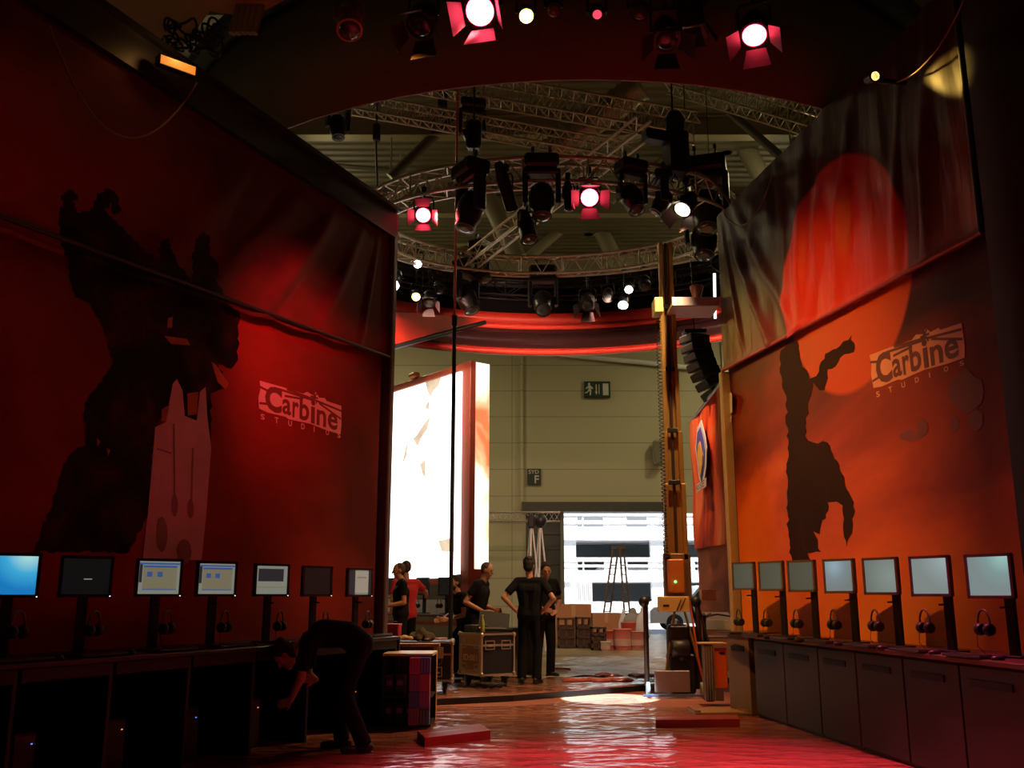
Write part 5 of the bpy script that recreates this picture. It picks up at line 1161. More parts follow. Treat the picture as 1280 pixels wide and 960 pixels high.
pp = on2(-.10, .14); t = thing('mixer_box', 'low dark device box with tiny red light beside the bottle', 'device', (pp.x, pp.y, z2), R(32)); q = MB(); q.box((0, 0, .05), (.26, .22, .09), bev=.008); q.build('casing', M_plastic, t); q = MB(); q.box((0, -.112, .06), (.012, .004, .01)); q.build('red_light', mat('led_red', (.5, 0, 0), .4, em=(1, .05, .05), es=3), t)
# casters pile / dolly under the tall case
pp = c2+Vector((.06, -.55, 0)); t = thing('cable_heap', 'black cable heap lying at the foot of the tall flight case', 'cable', pp); q = MB()
rnd = random.Random(5); pts = []
for k in range(70): a_ = k*.7; pts.append(Vector(((.10+.06*math.sin(k*1.7))*math.cos(a_)*1.4, (.09+.04*math.cos(k))*math.sin(a_), .02+.06*abs(math.sin(k*.9)))))
q.path(pts, .012, 5); q.build('coil', M_cable, t)
# dark crate behind case two, right
t = thing('storage_trunk', 'dark olive trunk standing behind the tall flight case', 'trunk', (P(655, 830, 15.8).x-.02, 15.9, SZ), R(4)); hh = P(650, 785, 15.8).z-SZ
q = MB(); q.box((-.25, 0, hh/2), (.9, .5, hh-.02), bev=.01); q.build('body', mat('olive_trunk', (.07, .075, .04), .6), t); q = MB(); q.box((-.25, 0, hh-.02), (.94, .54, .05), bev=.01); q.build('lid', mat('green_black', (.03, .05, .03), .6), t)
q = MB(); q.path([(-.32, -.27, hh*.6), (-.32, -.30, hh*.56), (-.18, -.30, hh*.56), (-.18, -.27, hh*.6)], .008); q.build('handle', M_steel, t)
# ---- goods shelf in front (open side to the camera, striped boxes at the right)
gs = G(478, 900); g2 = G(539, 897); Ys = 10.15; x0 = P(476, 900, Ys).x; x1 = P(540, 900, Ys).x; hs = P(500, 817, Ys).z
M_rack = mat('black_rack', (.012, .010, .012), .5)
t = thing('goods_shelf', 'low open black shelf unit with pale lit top board before the flight cases', 'shelf unit', ((x0+x1)/2, Ys+.28, 0)); w_ = x1-x0
q = MB(); q.box((-.0, .0, hs-.012), (w_, .58, .024)); q.build('top_board', mat('pale_cream_board', (.80, .66, .42), .5), t)
q = MB()
for x in (-w_/2+.012,): q.box((x, 0, hs/2), (.024, .56, hs-.03))
q.build('side_panel', M_rack, t); q = MB(); q.box((0, .27, hs/2), (w_-.02, .02, hs-.04)); q.build('back_panel', M_rack, t)
for z_ in (.03, .30): q = MB(); q.box((0, 0, z_), (w_-.03, .54, .022)); q.build('shelf_board', M_rack, t)
# striped packages stacked on the right side of the shelf
M_pk = [mat('package_magenta', (.75, .12, .32), .4), mat('package_blue', (.14, .20, .65), .4), mat('package_violet', (.42, .16, .55), .4)]
M_pkw = mat('package_line', (.5, .36, .5), .4)
nr = 4; bh = (hs-.06)/nr
cols = [(-.02, .11), (.095, .11)]
for row in range(nr):
    for j in range(2):
        wbox = w_*.20; xx = w_/2-.02-wbox/2-(1-j)*wbox*1.02; z_ = .001+row*bh*1.0
        lab = 'slim magenta and blue package on the right of the goods shelf, %s column, %s layer' % (['left', 'right'][j], ['bottom', 'second', 'third', 'top'][row])
        pt = thing('product_box', lab, 'package', ((x0+x1)/2+xx, Ys-.06, .045+row*(hs-.075)/nr), 0, 'packages stacked by the goods shelf'); hb = (hs-.08)/nr-.003
        q = MB(); q.box((0, .0, hb/2), (wbox, .10, hb), bev=.003); q.build('carton', M_pk[(row+j) % 3], pt)
        q = MB()
        for k in range(3): q.box((-wbox*.3+k*wbox*.3, -.0512, hb*.5), (wbox*.08, .002, hb*.8))
        q.build('printed_stripes', M_pkw if j else M_pk[1], pt)
for k in range(5):
    pt = thing('product_box', 'dark package standing inside the goods shelf, %s from the left on the %s board' % (['first', 'second', 'third', 'first', 'second'][k], ['lower', 'lower', 'lower', 'upper', 'upper'][k]), 'package', ((x0+x1)/2-w_*.38+(k % 3)*.11, Ys+.2, (.042 if k < 3 else .312)), 0, 'dark packages in the goods shelf')
    q = MB(); q.box((0, 0, .1), (.09, .2, .2), bev=.003); q.build('carton', mat('package_dark', (.05, .02, .03), .5), pt)
    q = MB(); q.box((0, -.101, .12), (.06, .002, .05)); q.build('label_patch', M_pk[2], pt)
# ---- two red plank boxes on the floor
M_redwood = mat('red_painted_box', (.38, .035, .02), .5); M_redend = mat('dark_box_end', (.07, .02, .012), .6)
def plank(label, pts, z, h):
    """pts: front-left, front-right, back-right in pixels on the floor"""
    a, b, c = [G(*p_) for p_ in pts]; u = (b-a); v = (c-b); L = u.length; t = thing('long_box', label, 'box', (a+b)/2, 0); q = MB()
    d = a+v; q.add([a, b, c, d]+[x+Vector((0, 0, h)) for x in (a, b, c, d)], [(3,2,1,0), (4,5,6,7), (0,1,5,4), (1,2,6,5), (2,3,7,6), (3,0,4,7)]); q.build('carton', M_redwood, t, True)
    q = MB(); n_ = Vector((-u.y, u.x, 0)).normalized()*-.004; 
    q.add([a+n_*0+Vector((0, 0, h*.96))-u*.003, d+Vector((0, 0, h*.96))-u*.003, d+Vector((0, 0, h*.06))-u*.003, a+Vector((0, 0, h*.06))-u*.003], [(0, 1, 2, 3)]); q.build('end_flap', M_redend, t, True)
    q = MB(); m0 = (a+d)/2+Vector((0, 0, h+.001)); m1 = (b+c)/2+Vector((0, 0, h+.001)); w0 = (d-a)*.06; q.add([m0-w0, m1-w0, m1+w0, m0+w0], [(0, 1, 2, 3)]); q.build('tape', mat('tape_red', (.45, .07, .04), .3), t, True); return t
a = G(530, 935); 
plank('long flat red cardboard box lying on the floor left of centre', ((531, 935), (613, 925), (600, 916)), 0, .085)
plank('long low red-brown box on the floor before the right end cabinet', ((820, 911), (925, 910), (922, 904)), 0, .085)
# wood pallet board behind the right plank with film-wrapped stand
p = G(900, 893); t = thing('pallet_board', 'low dusty wooden board on the floor beside the end cabinet', 'board', p); q = MB(); q.box((0, .1, .02), (.62, .5, .035), bev=.005); q.build('board', mat('dusty_wood', (.30, .17, .08), .6), t)
q = MB(); q.box((-.27, .1, .045), (.06, .46, .02)); q.build('batten', mat('dusty_wood2', (.25, .14, .07), .6), t); q = MB(); q.box((.27, .1, .045), (.06, .46, .02)); q.build('batten', mat('dusty_wood2', (.25, .14, .07), .6), t)
M_film = mat('clear_wrap', (.55, .60, .68), .15, coat=.6, alpha=.45)
p = G(896, 884); Yp = p.y; t = thing('wrapped_display', 'narrow display stand wrapped in shiny clear film with orange side panel', 'display stand', (P(896, 884, Yp).x, Yp+.15, .055)); hgt = P(890, 806, Yp).z-.055
q = MB(); q.box((-.06, 0, hgt/2), (.10, .20, hgt), bev=.01); q.box((.0, .0, .08), (.2, .2, .14)); q.build('core', mat('violet_grey_core', (.12, .10, .13), .4), t)
q = MB(); q.box((.09, .02, hgt*.58), (.15, .16, hgt*.70), bev=.004); q.build('orange_panel', mat('orange_panel', (.75, .14, .02), .45), t)
q = MB(); q.box((.0, 0, hgt+.012), (.32, .26, .02), bev=.004); q.build('top', mat('pale_tan', (.5, .36, .22), .5), t)
q = MB()
for k in range(5): q.tube((-.12+k*.03, -.108, .02), (-.118+k*.03+.005*math.sin(k*3), -.112, hgt-.02), .006, n=6)
q.build('film_creases', M_film, t); q = MB(); q.ell((.11, -.07, hgt*.85), (.04, 0, 0), (0, .01, 0), (0, 0, .015)); q.build('hand_hole', M_black, t)
# ================================================================ MATERIAL LIFT
Yl = 13.3
M_mast = mat('gold_lit_mast', (.48, .28, .08), .38, .6); M_mast2 = mat('mast_rail_dark', (.05, .035, .03), .4, .4); M_ylabel = mat('yellow_label', (.62, .46, .14), .5)  # amber light on the aluminium mast is put into its gold colour
xm = P(846, 700, Yl).x; t = thing('material_lift', 'tall telescopic material lift with aluminium mast coloured as lit gold, wheels and frame legs', 'lift', (xm, Yl, 0))
def mx(px, py, y=Yl): return P(px, py, y)
secs = [((832, 862), 700, 605), ((834, 861), 606, 540), ((836, 860), 541, 463), ((837, 859), 464, 385), ((838, 858), 386, 303)]
xc = xm
for i, ((l_, r_), yb, yt) in enumerate(secs):
    zb2, zt2 = mx(846, yb).z, mx(846, yt).z; wl = (r_-l_)/1229*Yl*.93
    q = MB(); off = .03*i; y0 = off*.4
    for sx in (-1, 1): q.box((sx*(wl/2-.03), y0, (zb2+zt2)/2), (.06, .12, zt2-zb2), bev=.006)
    q.box((0, y0+.03, (zb2+zt2)/2), (wl-.08, .03, zt2-zb2)); sec = q.build('mast_section', M_mast, t)
    q = MB(); q.box((0, y0-.0, (zb2+zt2)/2), (.035, .05, zt2-zb2)); q.build('mast_groove', M_mast2, sec)
    if i: q = MB(); q.box((0, y0-.05, zb2+.03), (wl*.6, .04, .06), bev=.006); q.build('roller_bracket', M_black, sec)
zb2 = mx(846, 742).z; q = MB(); q.box((0, .02, (zb2+mx(846, 700).z)/2), (.36, .16, mx(846, 684).z-zb2), bev=.01); q.build('mast_foot', mat('mast_foot_brown', (.22, .12, .05), .5, .3), t)
q = MB(); zl = mx(846, 720).z; q.box((-.04, -.12, zl), (.22, .12, .44), bev=.015); cb = q.build('control_box', mat('control_orange', (.55, .16, .03), .45), t)
q = MB(); q.sph((-.06, -.19, zl-.08), .016); q.build('green_light', mat('led_green', (0, .5, 0), .4, em=(.1, 1, .15), es=6), cb)
zy = mx(846, 755).z; q = MB(); q.box((-.10, -.2, zy), (.42, .04, .2), bev=.008); lb = q.build('label_plate', M_ylabel, t)
q = MB(); fit_text(q, 'GENIE', (-.27, -.224, zy-.05), (.02, -.224, zy-.05), (.02, -.224, zy-.0), (-.27, -.224, zy-.0)) if False else q.box((-.2, -.222, zy-.02), (.08, .004, .03)); q.tube((-.02, -.223, zy-.08), (.06, -.223, zy+.08), .006); q.tube((-.06, -.223, zy-.08), (.0, -.223, zy+.06), .006); q.build('label_mark', M_black, lb)
# base frame, legs, wheels
q = MB(); zf = mx(846, 790).z
q.box((0, 0, .30), (.34, .3, .5), bev=.02); q.box((-.02, -.02, .70), (.30, .22, .46), bev=.04); q.lathe((-.14, -.14, .62), (1,0,0), [(0, .10), (.02, .12), (.22, .12), (.24, .10)], 18); q.box((.2, .02, .5), (.16, .2, .8), bev=.03); q.build('winch_housing', M_black, t)
q = MB(); q.box((-.17, -.32, .22), (.46, .05, .27), bev=.01); q.build('front_plate', mat('plate_pinkish', (.26, .19, .17), .45, .3), t)
q = MB(); q.box((-.1, -.33, .045), (.9, .06, .03)); q.build('plate_foot', mat('plate_blue', (.12, .15, .25), .4), t)
for sx, px in ((-1, 806), (1, 872)):
    xx = P(px, 800, Yl).x-xm
    q = MB(); q.path([(xx*.35, .0, .25), (xx*.8, -.05, .12), (xx, -.1, .15), (xx*.98, -.1, mx(px, 755).z), (xx*.85, -.08, mx(px, 748).z)], .035, 8); q.build('outrigger_leg', M_mast2, t)
    q = MB(); q.lathe((xx-.02, -.18, .10), (1, 0, 0), [(0, .07), (.006, .10), (.04, .10), (.046, .07)], 20); q.build('wheel', mat('wheel_grey', (.35, .38, .36), .5), t)
    q = MB(); q.sph((xx*.98-.02, -.1, mx(px, 752).z), .075, 12, 8); q.build('leg_end_knob', M_black, t)
for k, (xa, za, xb, zb3) in enumerate(((-.26, .1, -.06, zf+.3), (.30, .1, .05, zf+.35), (-.14, .12, -.02, zf+.15), (.42, .1, .16, zf+.35), (.50, .12, .24, zf+.4))):
    q = MB(); q.tube((xa, -.14, za), (xb, -.06, zb3), .018); q.build('brace', M_mast if k < 3 else M_mast2, t)
q = MB(); q.path([(.12, -.18, zy+.05), (.2, -.2, .5), (.26, -.2, .2), (.38, -.18, .1), (.42, -.16, .3)], .014); q.build('orange_cable', mat('orange_cable', (.65, .14, .03), .5), t)
q = MB(); q.path([(.0, -.17, .7), (.1, -.2, .62), (.02, -.2, .52), (.08, -.2, .42)], .012); q.sph((0, -.17, .5), .05); q.build('chain_bag', M_cable, t)
# right hand hooped handle
for k, px in enumerate((874, 882)):
    xx = P(px, 800, Yl).x-xm; q = MB(); q.path([(xx, .05, .1), (xx, .05, mx(px, 772).z), (xx+.1, .05, mx(px, 768).z)], .028, 8); q.build('steel_upright', M_mast2, t)
# carriage with white tray and gold-lit lamp
zt2 = mx(860, 390).z; q = MB(); q.box((.32, -.15, zt2-.02), (.66, .6, .05)); q.box((.32, -.45, zt2+.02), (.66, .02, .12)); tr = q.build('carriage_tray', mat('tray_white', (.62, .58, .66), .5), t)
q = MB(); q.box((-.17, -.15, zt2+.02), (.12, .3, .22), bev=.01); q.build('carriage_bracket', M_ylabel, t)
pg = Vector((P(868, 378, Yl).x, Yl-.2, zt2+.01)); b_ = thing('gold_jar', 'gold-banded jar with flared pink top standing on the lift tray', 'jar', pg)
q = MB(); q.lathe((0, 0, 0), (0,0,1), [(0, .07), (.10, .075), (.11, .06)], 18); q.build('band', mat('gold_band', (.75, .5, .08), .35, .5), b_); q = MB(); q.lathe((0, 0, .105), (0,0,1), [(0, .05), (.08, .07), (.2, .1), (.22, .08)], 18); q.build('flared_top', mat('copper_pink', (.65, .3, .2), .3, .6), b_)
# spiral cable left of the mast
q = MB(); pts = []; za, zb4 = mx(828, 700).z, mx(828, 400).z; n_ = 520
for i in range(n_+1): a_ = i*PI/4; pts.append((.034*math.cos(a_), .034*math.sin(a_), za+(zb4-za)*i/n_))
q.path(pts, .006, 4); o = q.build('spiral_cable', M_cable); o.location = (P(828, 560, Yl-.1).x, Yl-.1, 0); tag(o, 'long black spiral cable hanging down left of the lift mast', 'cable')
q = MB(); q.tube((P(826, 320, Yl).x, Yl, mx(826, 460).z), (P(826, 320, Yl).x, Yl, mx(826, 318).z), .018); tag(q.build('slim_rod', M_aludark), 'slim metal rod standing beside the lift mast top', 'rod')
# strip lamps (white vertical tube right of the tray)
q = MB(); q.tube(P(893, 342, 14), P(894, 398, 14), .022, n=10); tag(q.build('tube_lamp', lens_mat('tube_white', (.95, 1, .98), 1.6)), 'thin upright white tube lamp right of the lift tray', 'tube lamp')
q = MB(); q.tube(P(893, 340, 14), (P(893, 342, 14).x, 14, 13), .006); tag(q.build('lamp_wire', M_cable), 'thin wire carrying the upright white tube lamp', 'wire')
# ================================================================ BACKGROUND CLUTTER NEAR THE DOOR
M_card = mat('cardboard', (.50, .24, .10), .8); M_card2 = mat('cardboard_dark', (.30, .16, .08), .8)
def box_on(label, px0, px1, pyt, pyb, Y, m, name='cardboard_box', cat='box', d=.5, group='boxes by the hall door', z0=0):
    a = P(px0, pyb, Y); b = P(px1, pyb, Y); h = P(px0, pyt, Y).z-max(z0, 0); t = thing(name, label, cat, ((a.x+b.x)/2, Y, z0), 0, group); w_ = b.x-a.x
    q = MB(); q.box((0, 0, h/2), (w_, d, h), bev=.006); q.build('carton', m, t); q = MB(); q.box((0, -.0, h+.004), (w_*.12, d*.99, .006)); q.box((0, -d/2-.002, h*.85), (w_*.12, .004, h*.3)); q.build('tape', M_casetan, t); return t
box_on('big brown cardboard sheet box by the door, tallest at the left', 694, 739, 755, 800, 27, M_card)
box_on('low brown cardboard box leaning right of the tall one', 740, 775, 766, 797, 27, M_card)
def crate(label, px0, px1, pyt, pyb, Y):
    a = P(px0, pyb, Y); b = P(px1, pyb, Y); h = P(px0, pyt, Y).z; t = thing('bottle_crate', label, 'crate', ((a.x+b.x)/2, Y, 0), 0, 'dark crates by the hall door'); w_ = b.x-a.x; q = MB()
    for z_ in (.04, h*.35, h*.65, h-.03): q.box((0, 0, z_), (w_, .5, .05))
    for x in (-w_/2+.02, 0, w_/2-.02): q.box((x, 0, h/2), (.04, .5, h-.02))
    q.build('slatted_body', mat('crate_brown', (.10, .05, .025), .6), t); q = MB(); q.box((0, 0, h*.4), (w_-.06, .44, h*.7)); q.build('contents', mat('crate_contents', (.06, .035, .02), .7, var=.5, scale=12), t)
crate('dark slatted crate in front of the cardboard, leftmost', 697, 718, 772, 793, 25.5); crate('dark slatted crate in front of the cardboard, middle', 720, 738, 771, 794, 25.5); crate('dark slatted crate in front of the cardboard, rightmost', 739, 757, 783, 800, 24.5)
def bucket(label, px, pyb, Y, r=.16, h=.34, col=(.65, .12, .08), fill=(.70, .42, .32)):
    p = P(px, pyb, Y); t = thing('paint_bucket', label, 'bucket', (p.x, Y, 0), 0, 'buckets by the hall door'); q = MB(); q.lathe((0, 0, 0), (0,0,1), [(0, r*.85), (h*.6, r*.95), (h, r), (h+.01, r*1.06), (h-.01, r*1.06)], 20); q.build('pail', mat('pail%.2f%.2f' % (col[0], col[1]), col, .5), t)
    q = MB(); q.tube((0, 0, h*.2), (0, 0, h*.55), r*.985, r*1.0, 20, False); q.build('paper_label', mat('pail_label', fill, .5), t); q = MB(); q.path([(r*math.cos(a_), -.02-r*.9*math.sin(a_)*.5, h-.02+.0*a_-r*.7*math.sin(a_)) for a_ in [PI*k/10 for k in range(11)]], .006); q.build('handle', M_steel, t)
for lb, px, Y, r, h, c in (('red bucket with pale label, leftmost by the door', 765, 25, .2, .45, (.65, .12, .08)), ('pink-lidded bucket, second from the left', 778, 24.5, .22, .5, (.75, .20, .15)), ('red bucket standing behind the pink one', 786, 26, .2, .62, (.7, .10, .07)), ('pale red bucket, rightmost before the lift', 797, 25, .19, .42, (.6, .22, .18)), ('small cream bucket between the crates and buckets', 757, 24.0, .12, .22, (.6, .5, .35))): bucket(lb, px, 800, Y, r, h, c)
def sack(label, px, pyt, pyb, Y, w_, m, group='sacks and rolls by the hall door'):
    p = P(px, pyb, Y); z1 = P(px, pyt, Y).z; h = z1; q = MB(); q.ell((0, 0, h*.42), (w_, 0, 0), (0, w_*.7, 0), (0, 0, h*.45), 16, 10); q.ell((.02, 0, h*.85), (w_*.35, 0, 0), (0, w_*.3, 0), (0, 0, h*.16), 10, 6); q.sph((w_*.5, -.05, h*.25), w_*.6); q.sph((-w_*.5, -.05, h*.2), w_*.6)
    o = solid(q, 'plastic_sack', .03, 2, m); o.location = (p.x, Y, .02); tag(o, label, 'sack', group)
M_sack = mat('white_sack', (.75, .75, .72), .45, bump=.5, scale=12); M_sackg = mat('grey_sack', (.28, .27, .25), .5, bump=.5, scale=12)
sack('white plastic sack by the door, left of three', 779, 761, 790, 26.8, .16, M_sack); sack('grey plastic sack by the door, middle of three', 791, 760, 790, 26.6, .3, M_sackg); sack('tall white plastic sack by the door, right of three', 803, 758, 790, 26.4, .18, M_sack)
# litter on the floor
for k, (px, py, lb) in enumerate(((704, 800, 'pale crumpled paper ball by the standing men'), (722, 803, 'low heap of pale rubbish on the hall floor'), (738, 800, 'small brown rag heap on the hall floor'), (745, 806, 'crumpled film scrap nearest the lift'))):
    p = G(px, py, .08); rnd = random.Random(k); q = MB()
    for j in range(8): q.ell((rnd.uniform(-.25, .25)*(1+(k == 1)), rnd.uniform(-.15, .15), rnd.uniform(.03, .1)), (.11, 0, 0), (0, .1, 0), (0, 0, .07), 8, 6)
    o = solid(q, 'crumpled_litter', .03, 1, mat('litter_%d' % (k % 2), [(.45, .38, .22), (.3, .2, .1)][k % 2], .7, bump=.6, scale=20)); o.location = (p.x, p.y, .08 if p.y < 20 else .0); tag(o, lb, 'litter')
for k, (px, py, lb) in enumerate(((745, 852, 'crumpled red film ridge at the front of the stage, right of the men'), (702, 838, 'small shiny film crumple beside the men'), (790, 846, 'crumpled red film ridge beside the lift base'))):
    p = G(px, py, SZ); q = MB(); rnd = random.Random(20+k)
    for j in range(9): q.ell((rnd.uniform(-.45, .45)*(.3 if k == 1 else 1), rnd.uniform(-.12, .12), .02), (.16*(.5 if k == 1 else 1), .03, 0), (0, .07, 0), (0, 0, .045), 8, 6)
    o = solid(q, 'film_crumple', .02, 0, mat('red_film_crumple', (.5, .10, .07), .25, bump=.8, scale=16, coat=.8)); o.location = (p.x, p.y, SZ-.005); tag(o, lb, 'plastic sheet')
# wooden double ladder
Yd = 30; pt_ = P(773, 684, Yd); pL = P(757, 768, Yd); pR = P(790, 768, Yd); t = thing('step_ladder', 'tall wooden double step ladder standing in the open hall door', 'ladder', (pt_.x, Yd, 0)); M_lad = mat('ladder_wood', (.16, .10, .06), .6); zt3 = pt_.z
def side(sg):
    q = MB(); xo = (pR.x-pL.x)/2*.98
    for k in (0, 1):
        # rails of one side
        pass
    for a_, b_ in (((sg*.10, .0), (sg*xo, .0)),):
        q.tube((a_[0]-.08, -.2, zt3), (b_[0]-.28*1, -.5, 0.02), .03); q.tube((a_[0]+.08, -.2 if sg < 0 else .2, zt3), (b_[0]+.02, .5, 0.02), .03)
    for j in range(1, 10): f_ = j/10; a1 = Vector((sg*.10-.08, -.2, zt3)).lerp(Vector((sg*xo-.28, -.5, .02)), f_); b1 = Vector((sg*.10+.08, -.2 if sg < 0 else .2, zt3)).lerp(Vector((sg*xo+.02, .5, .02)), f_); q.tube(a1, b1, .018)
    q.build('ladder_half', M_lad, t)
side(-1); side(1); q = MB(); q.box((0, 0, zt3), (.4, .4, .06)); q.build('top_hinge', M_lad, t)
# light-coloured tripod stands left of the door
for k, px in enumerate((664, 675)):
    Yt = 24+k*.6; p = P(px, 652, Yt); t = thing('tripod_stand', ['white-legged tripod with black head beside the lit billboard, left one', 'white-legged tripod with black round head behind the standing men, right one'][k], 'tripod', (p.x, Yt, 0)); z_ = p.z
    for a_ in (0.3, 2.4, 4.5): q = MB(); q.tube((0.03*math.cos(a_), .03*math.sin(a_), z_-.15), (.36*math.cos(a_), .36*math.sin(a_), .0), .022); q.build('leg', M_white, t)
    q = MB(); q.box((0, 0, z_), (.16, .18, .32), bev=.03); 
    if k: q.sph((0, 0, z_+.02), .17, 14, 10)
    q.build('head', M_black, t)
    q = MB(); q.tube((0, 0, z_-1.2), (0, 0, z_-.1), .018); q.build('centre_column', M_alu, t)
# reflective tables and bent-tube chair at the right behind the row
Yw = 15.5; p = P(905, 770, Yw); t = thing('display_table', 'long table with glossy slanted top at the right behind the lift', 'table', (p.x+.15, Yw, 0), R(-8))
q = MB(); q.box((0, 0, .0+P(905, 772, Yw).z), (1.2, .7, .05), Matrix.Rotation(R(9), 3, 'X'), bev=.006); q.build('table_top', mat('glossy_pale_top', (.70, .70, .66), .12, coat=.6), t); zz = P(905, 772, Yw).z
for sx in (-1, 1):
    for sy in (-1, 1): q = MB(); q.box((sx*.54, sy*.28, (zz-.02+sy*.04)/2), (.05, .05, zz-.04+sy*.05)); q.build('leg', M_steel, t)
box_on('small orange carton standing on the glossy display table', 876, 894, 737, 751, 16.2, mat('orange_carton', (.75, .30, .12), .6), z0=P(880, 751, 16.2).z, d=.2, group=None)
Yq = 13.9; p = P(894, 792, Yq); t = thing('tube_chair', 'chair of bent steel tube with pale seat beside the lift', 'chair', (p.x+.05, Yq, 0), R(-10)); q = MB()
zc1 = P(894, 771, Yq).z; zc2 = P(894, 794, Yq).z
for sx in (-.2, .2): q.path([(sx, .2, .02), (sx, -.2, .02), (sx, -.22, zc2-.06), (sx, .15, zc2-.05), (sx, .22, zc1)], .014)
q.path([(-.2, .22, zc1), (0, .24, zc1+.03), (.2, .22, zc1)], .014); q.build('tube_frame', M_mast2, t)
q = MB(); q.box((0, 0, zc2-.02), (.4, .4, .03), bev=.01); q.build('seat', mat('chair_brown', (.16, .08, .05), .5), t); q = MB(); q.box((0, .2, (zc1+zc2)/2+.01), (.36, .015, .14), bev=.006); q.build('backrest', mat('chair_pale', (.6, .6, .55), .4), t)
# black line array / dark post beside the far banner and loose wall speaker at hall wall
p = P(828, 566, BY-.3); t = thing('wall_speaker', 'small grey loudspeaker box on the hall wall left of the mast', 'loudspeaker', (p.x-.15, BY-.3, p.z)); q = MB(); q.box((0, 0, 0), (.36, .35, .9), bev=.06); q.build('cabinet', mat('speaker_grey', (.30, .27, .18), .6), t); q = MB(); q.box((.0, -.18, .0), (.26, .01, .76), bev=.004); q.build('grille', mat('grille_grey', (.18, .16, .11), .7), t)
# ================================================================ PEOPLE
M_skin = mat('skin', (.46, .22, .13), .5, var=.06); M_hair = mat('dark_hair', (.015, .010, .008), .7, var=.3, scale=60, bump=.5); M_hairb = mat('short_brown_hair', (.06, .035, .02), .7, var=.3, scale=60, bump=.5)
M_tee = mat('black_tee', (.005, .005, .006), .85, bump=.1, spec=.2); M_red_tee = mat('red_tee', (.55, .02, .025), .75, bump=.15); M_trs = mat('black_trousers', (.005, .005, .006), .85, bump=.1, spec=.2); M_shoe = mat('black_shoe', (.012, .010, .010), .45); M_eye = mat('eye_dark', (.01, .01, .01), .2); M_belt = mat('belt_leather', (.03, .02, .015), .4)
V = Vector
def hand(mb, wr, d, pn, th, curl=.5, s=1.0):
    """wr wrist, d direction, pn palm normal, th side of the thumb"""
    d = d.normalized(); pn = (pn-d*pn.dot(d)).normalized(); th = d.cross(pn)*(1 if d.cross(pn).dot(th) > 0 else -1)
    kn = []
    for i in range(4):
        a = wr+d*.015*s+th*(.018-.012*i)*s; b = wr+d*(.088-.004*abs(i-1))*s+th*(.030-.020*i)*s; mb.cap(a, b, .016*s, .0125*s, 8); kn.append(b)
    for i, L in enumerate((.070, .078, .072, .056)):
        a = kn[i]; c1 = curl*.7; d1 = d*math.cos(c1)+pn*math.sin(c1)+th*(.06-.05*i); c2 = curl*1.9; d2 = d*math.cos(c2)+pn*math.sin(c2)
        m = a+d1.normalized()*L*.52*s; e = m+d2.normalized()*L*.5*s; mb.cap(a, m, .0100*s, .0092*s, 7); mb.cap(m, e, .0092*s, .0080*s, 7)
    a = wr+d*.025*s+th*.022*s; m = a+(d*.6+th*.8+pn*.25).normalized()*.042*s; e = m+(d*.95+th*.25+pn*.35).normalized()*.034*s
    mb.cap(a, m, .0150*s, .0115*s, 8); mb.cap(m, e, .0115*s, .0088*s, 8)
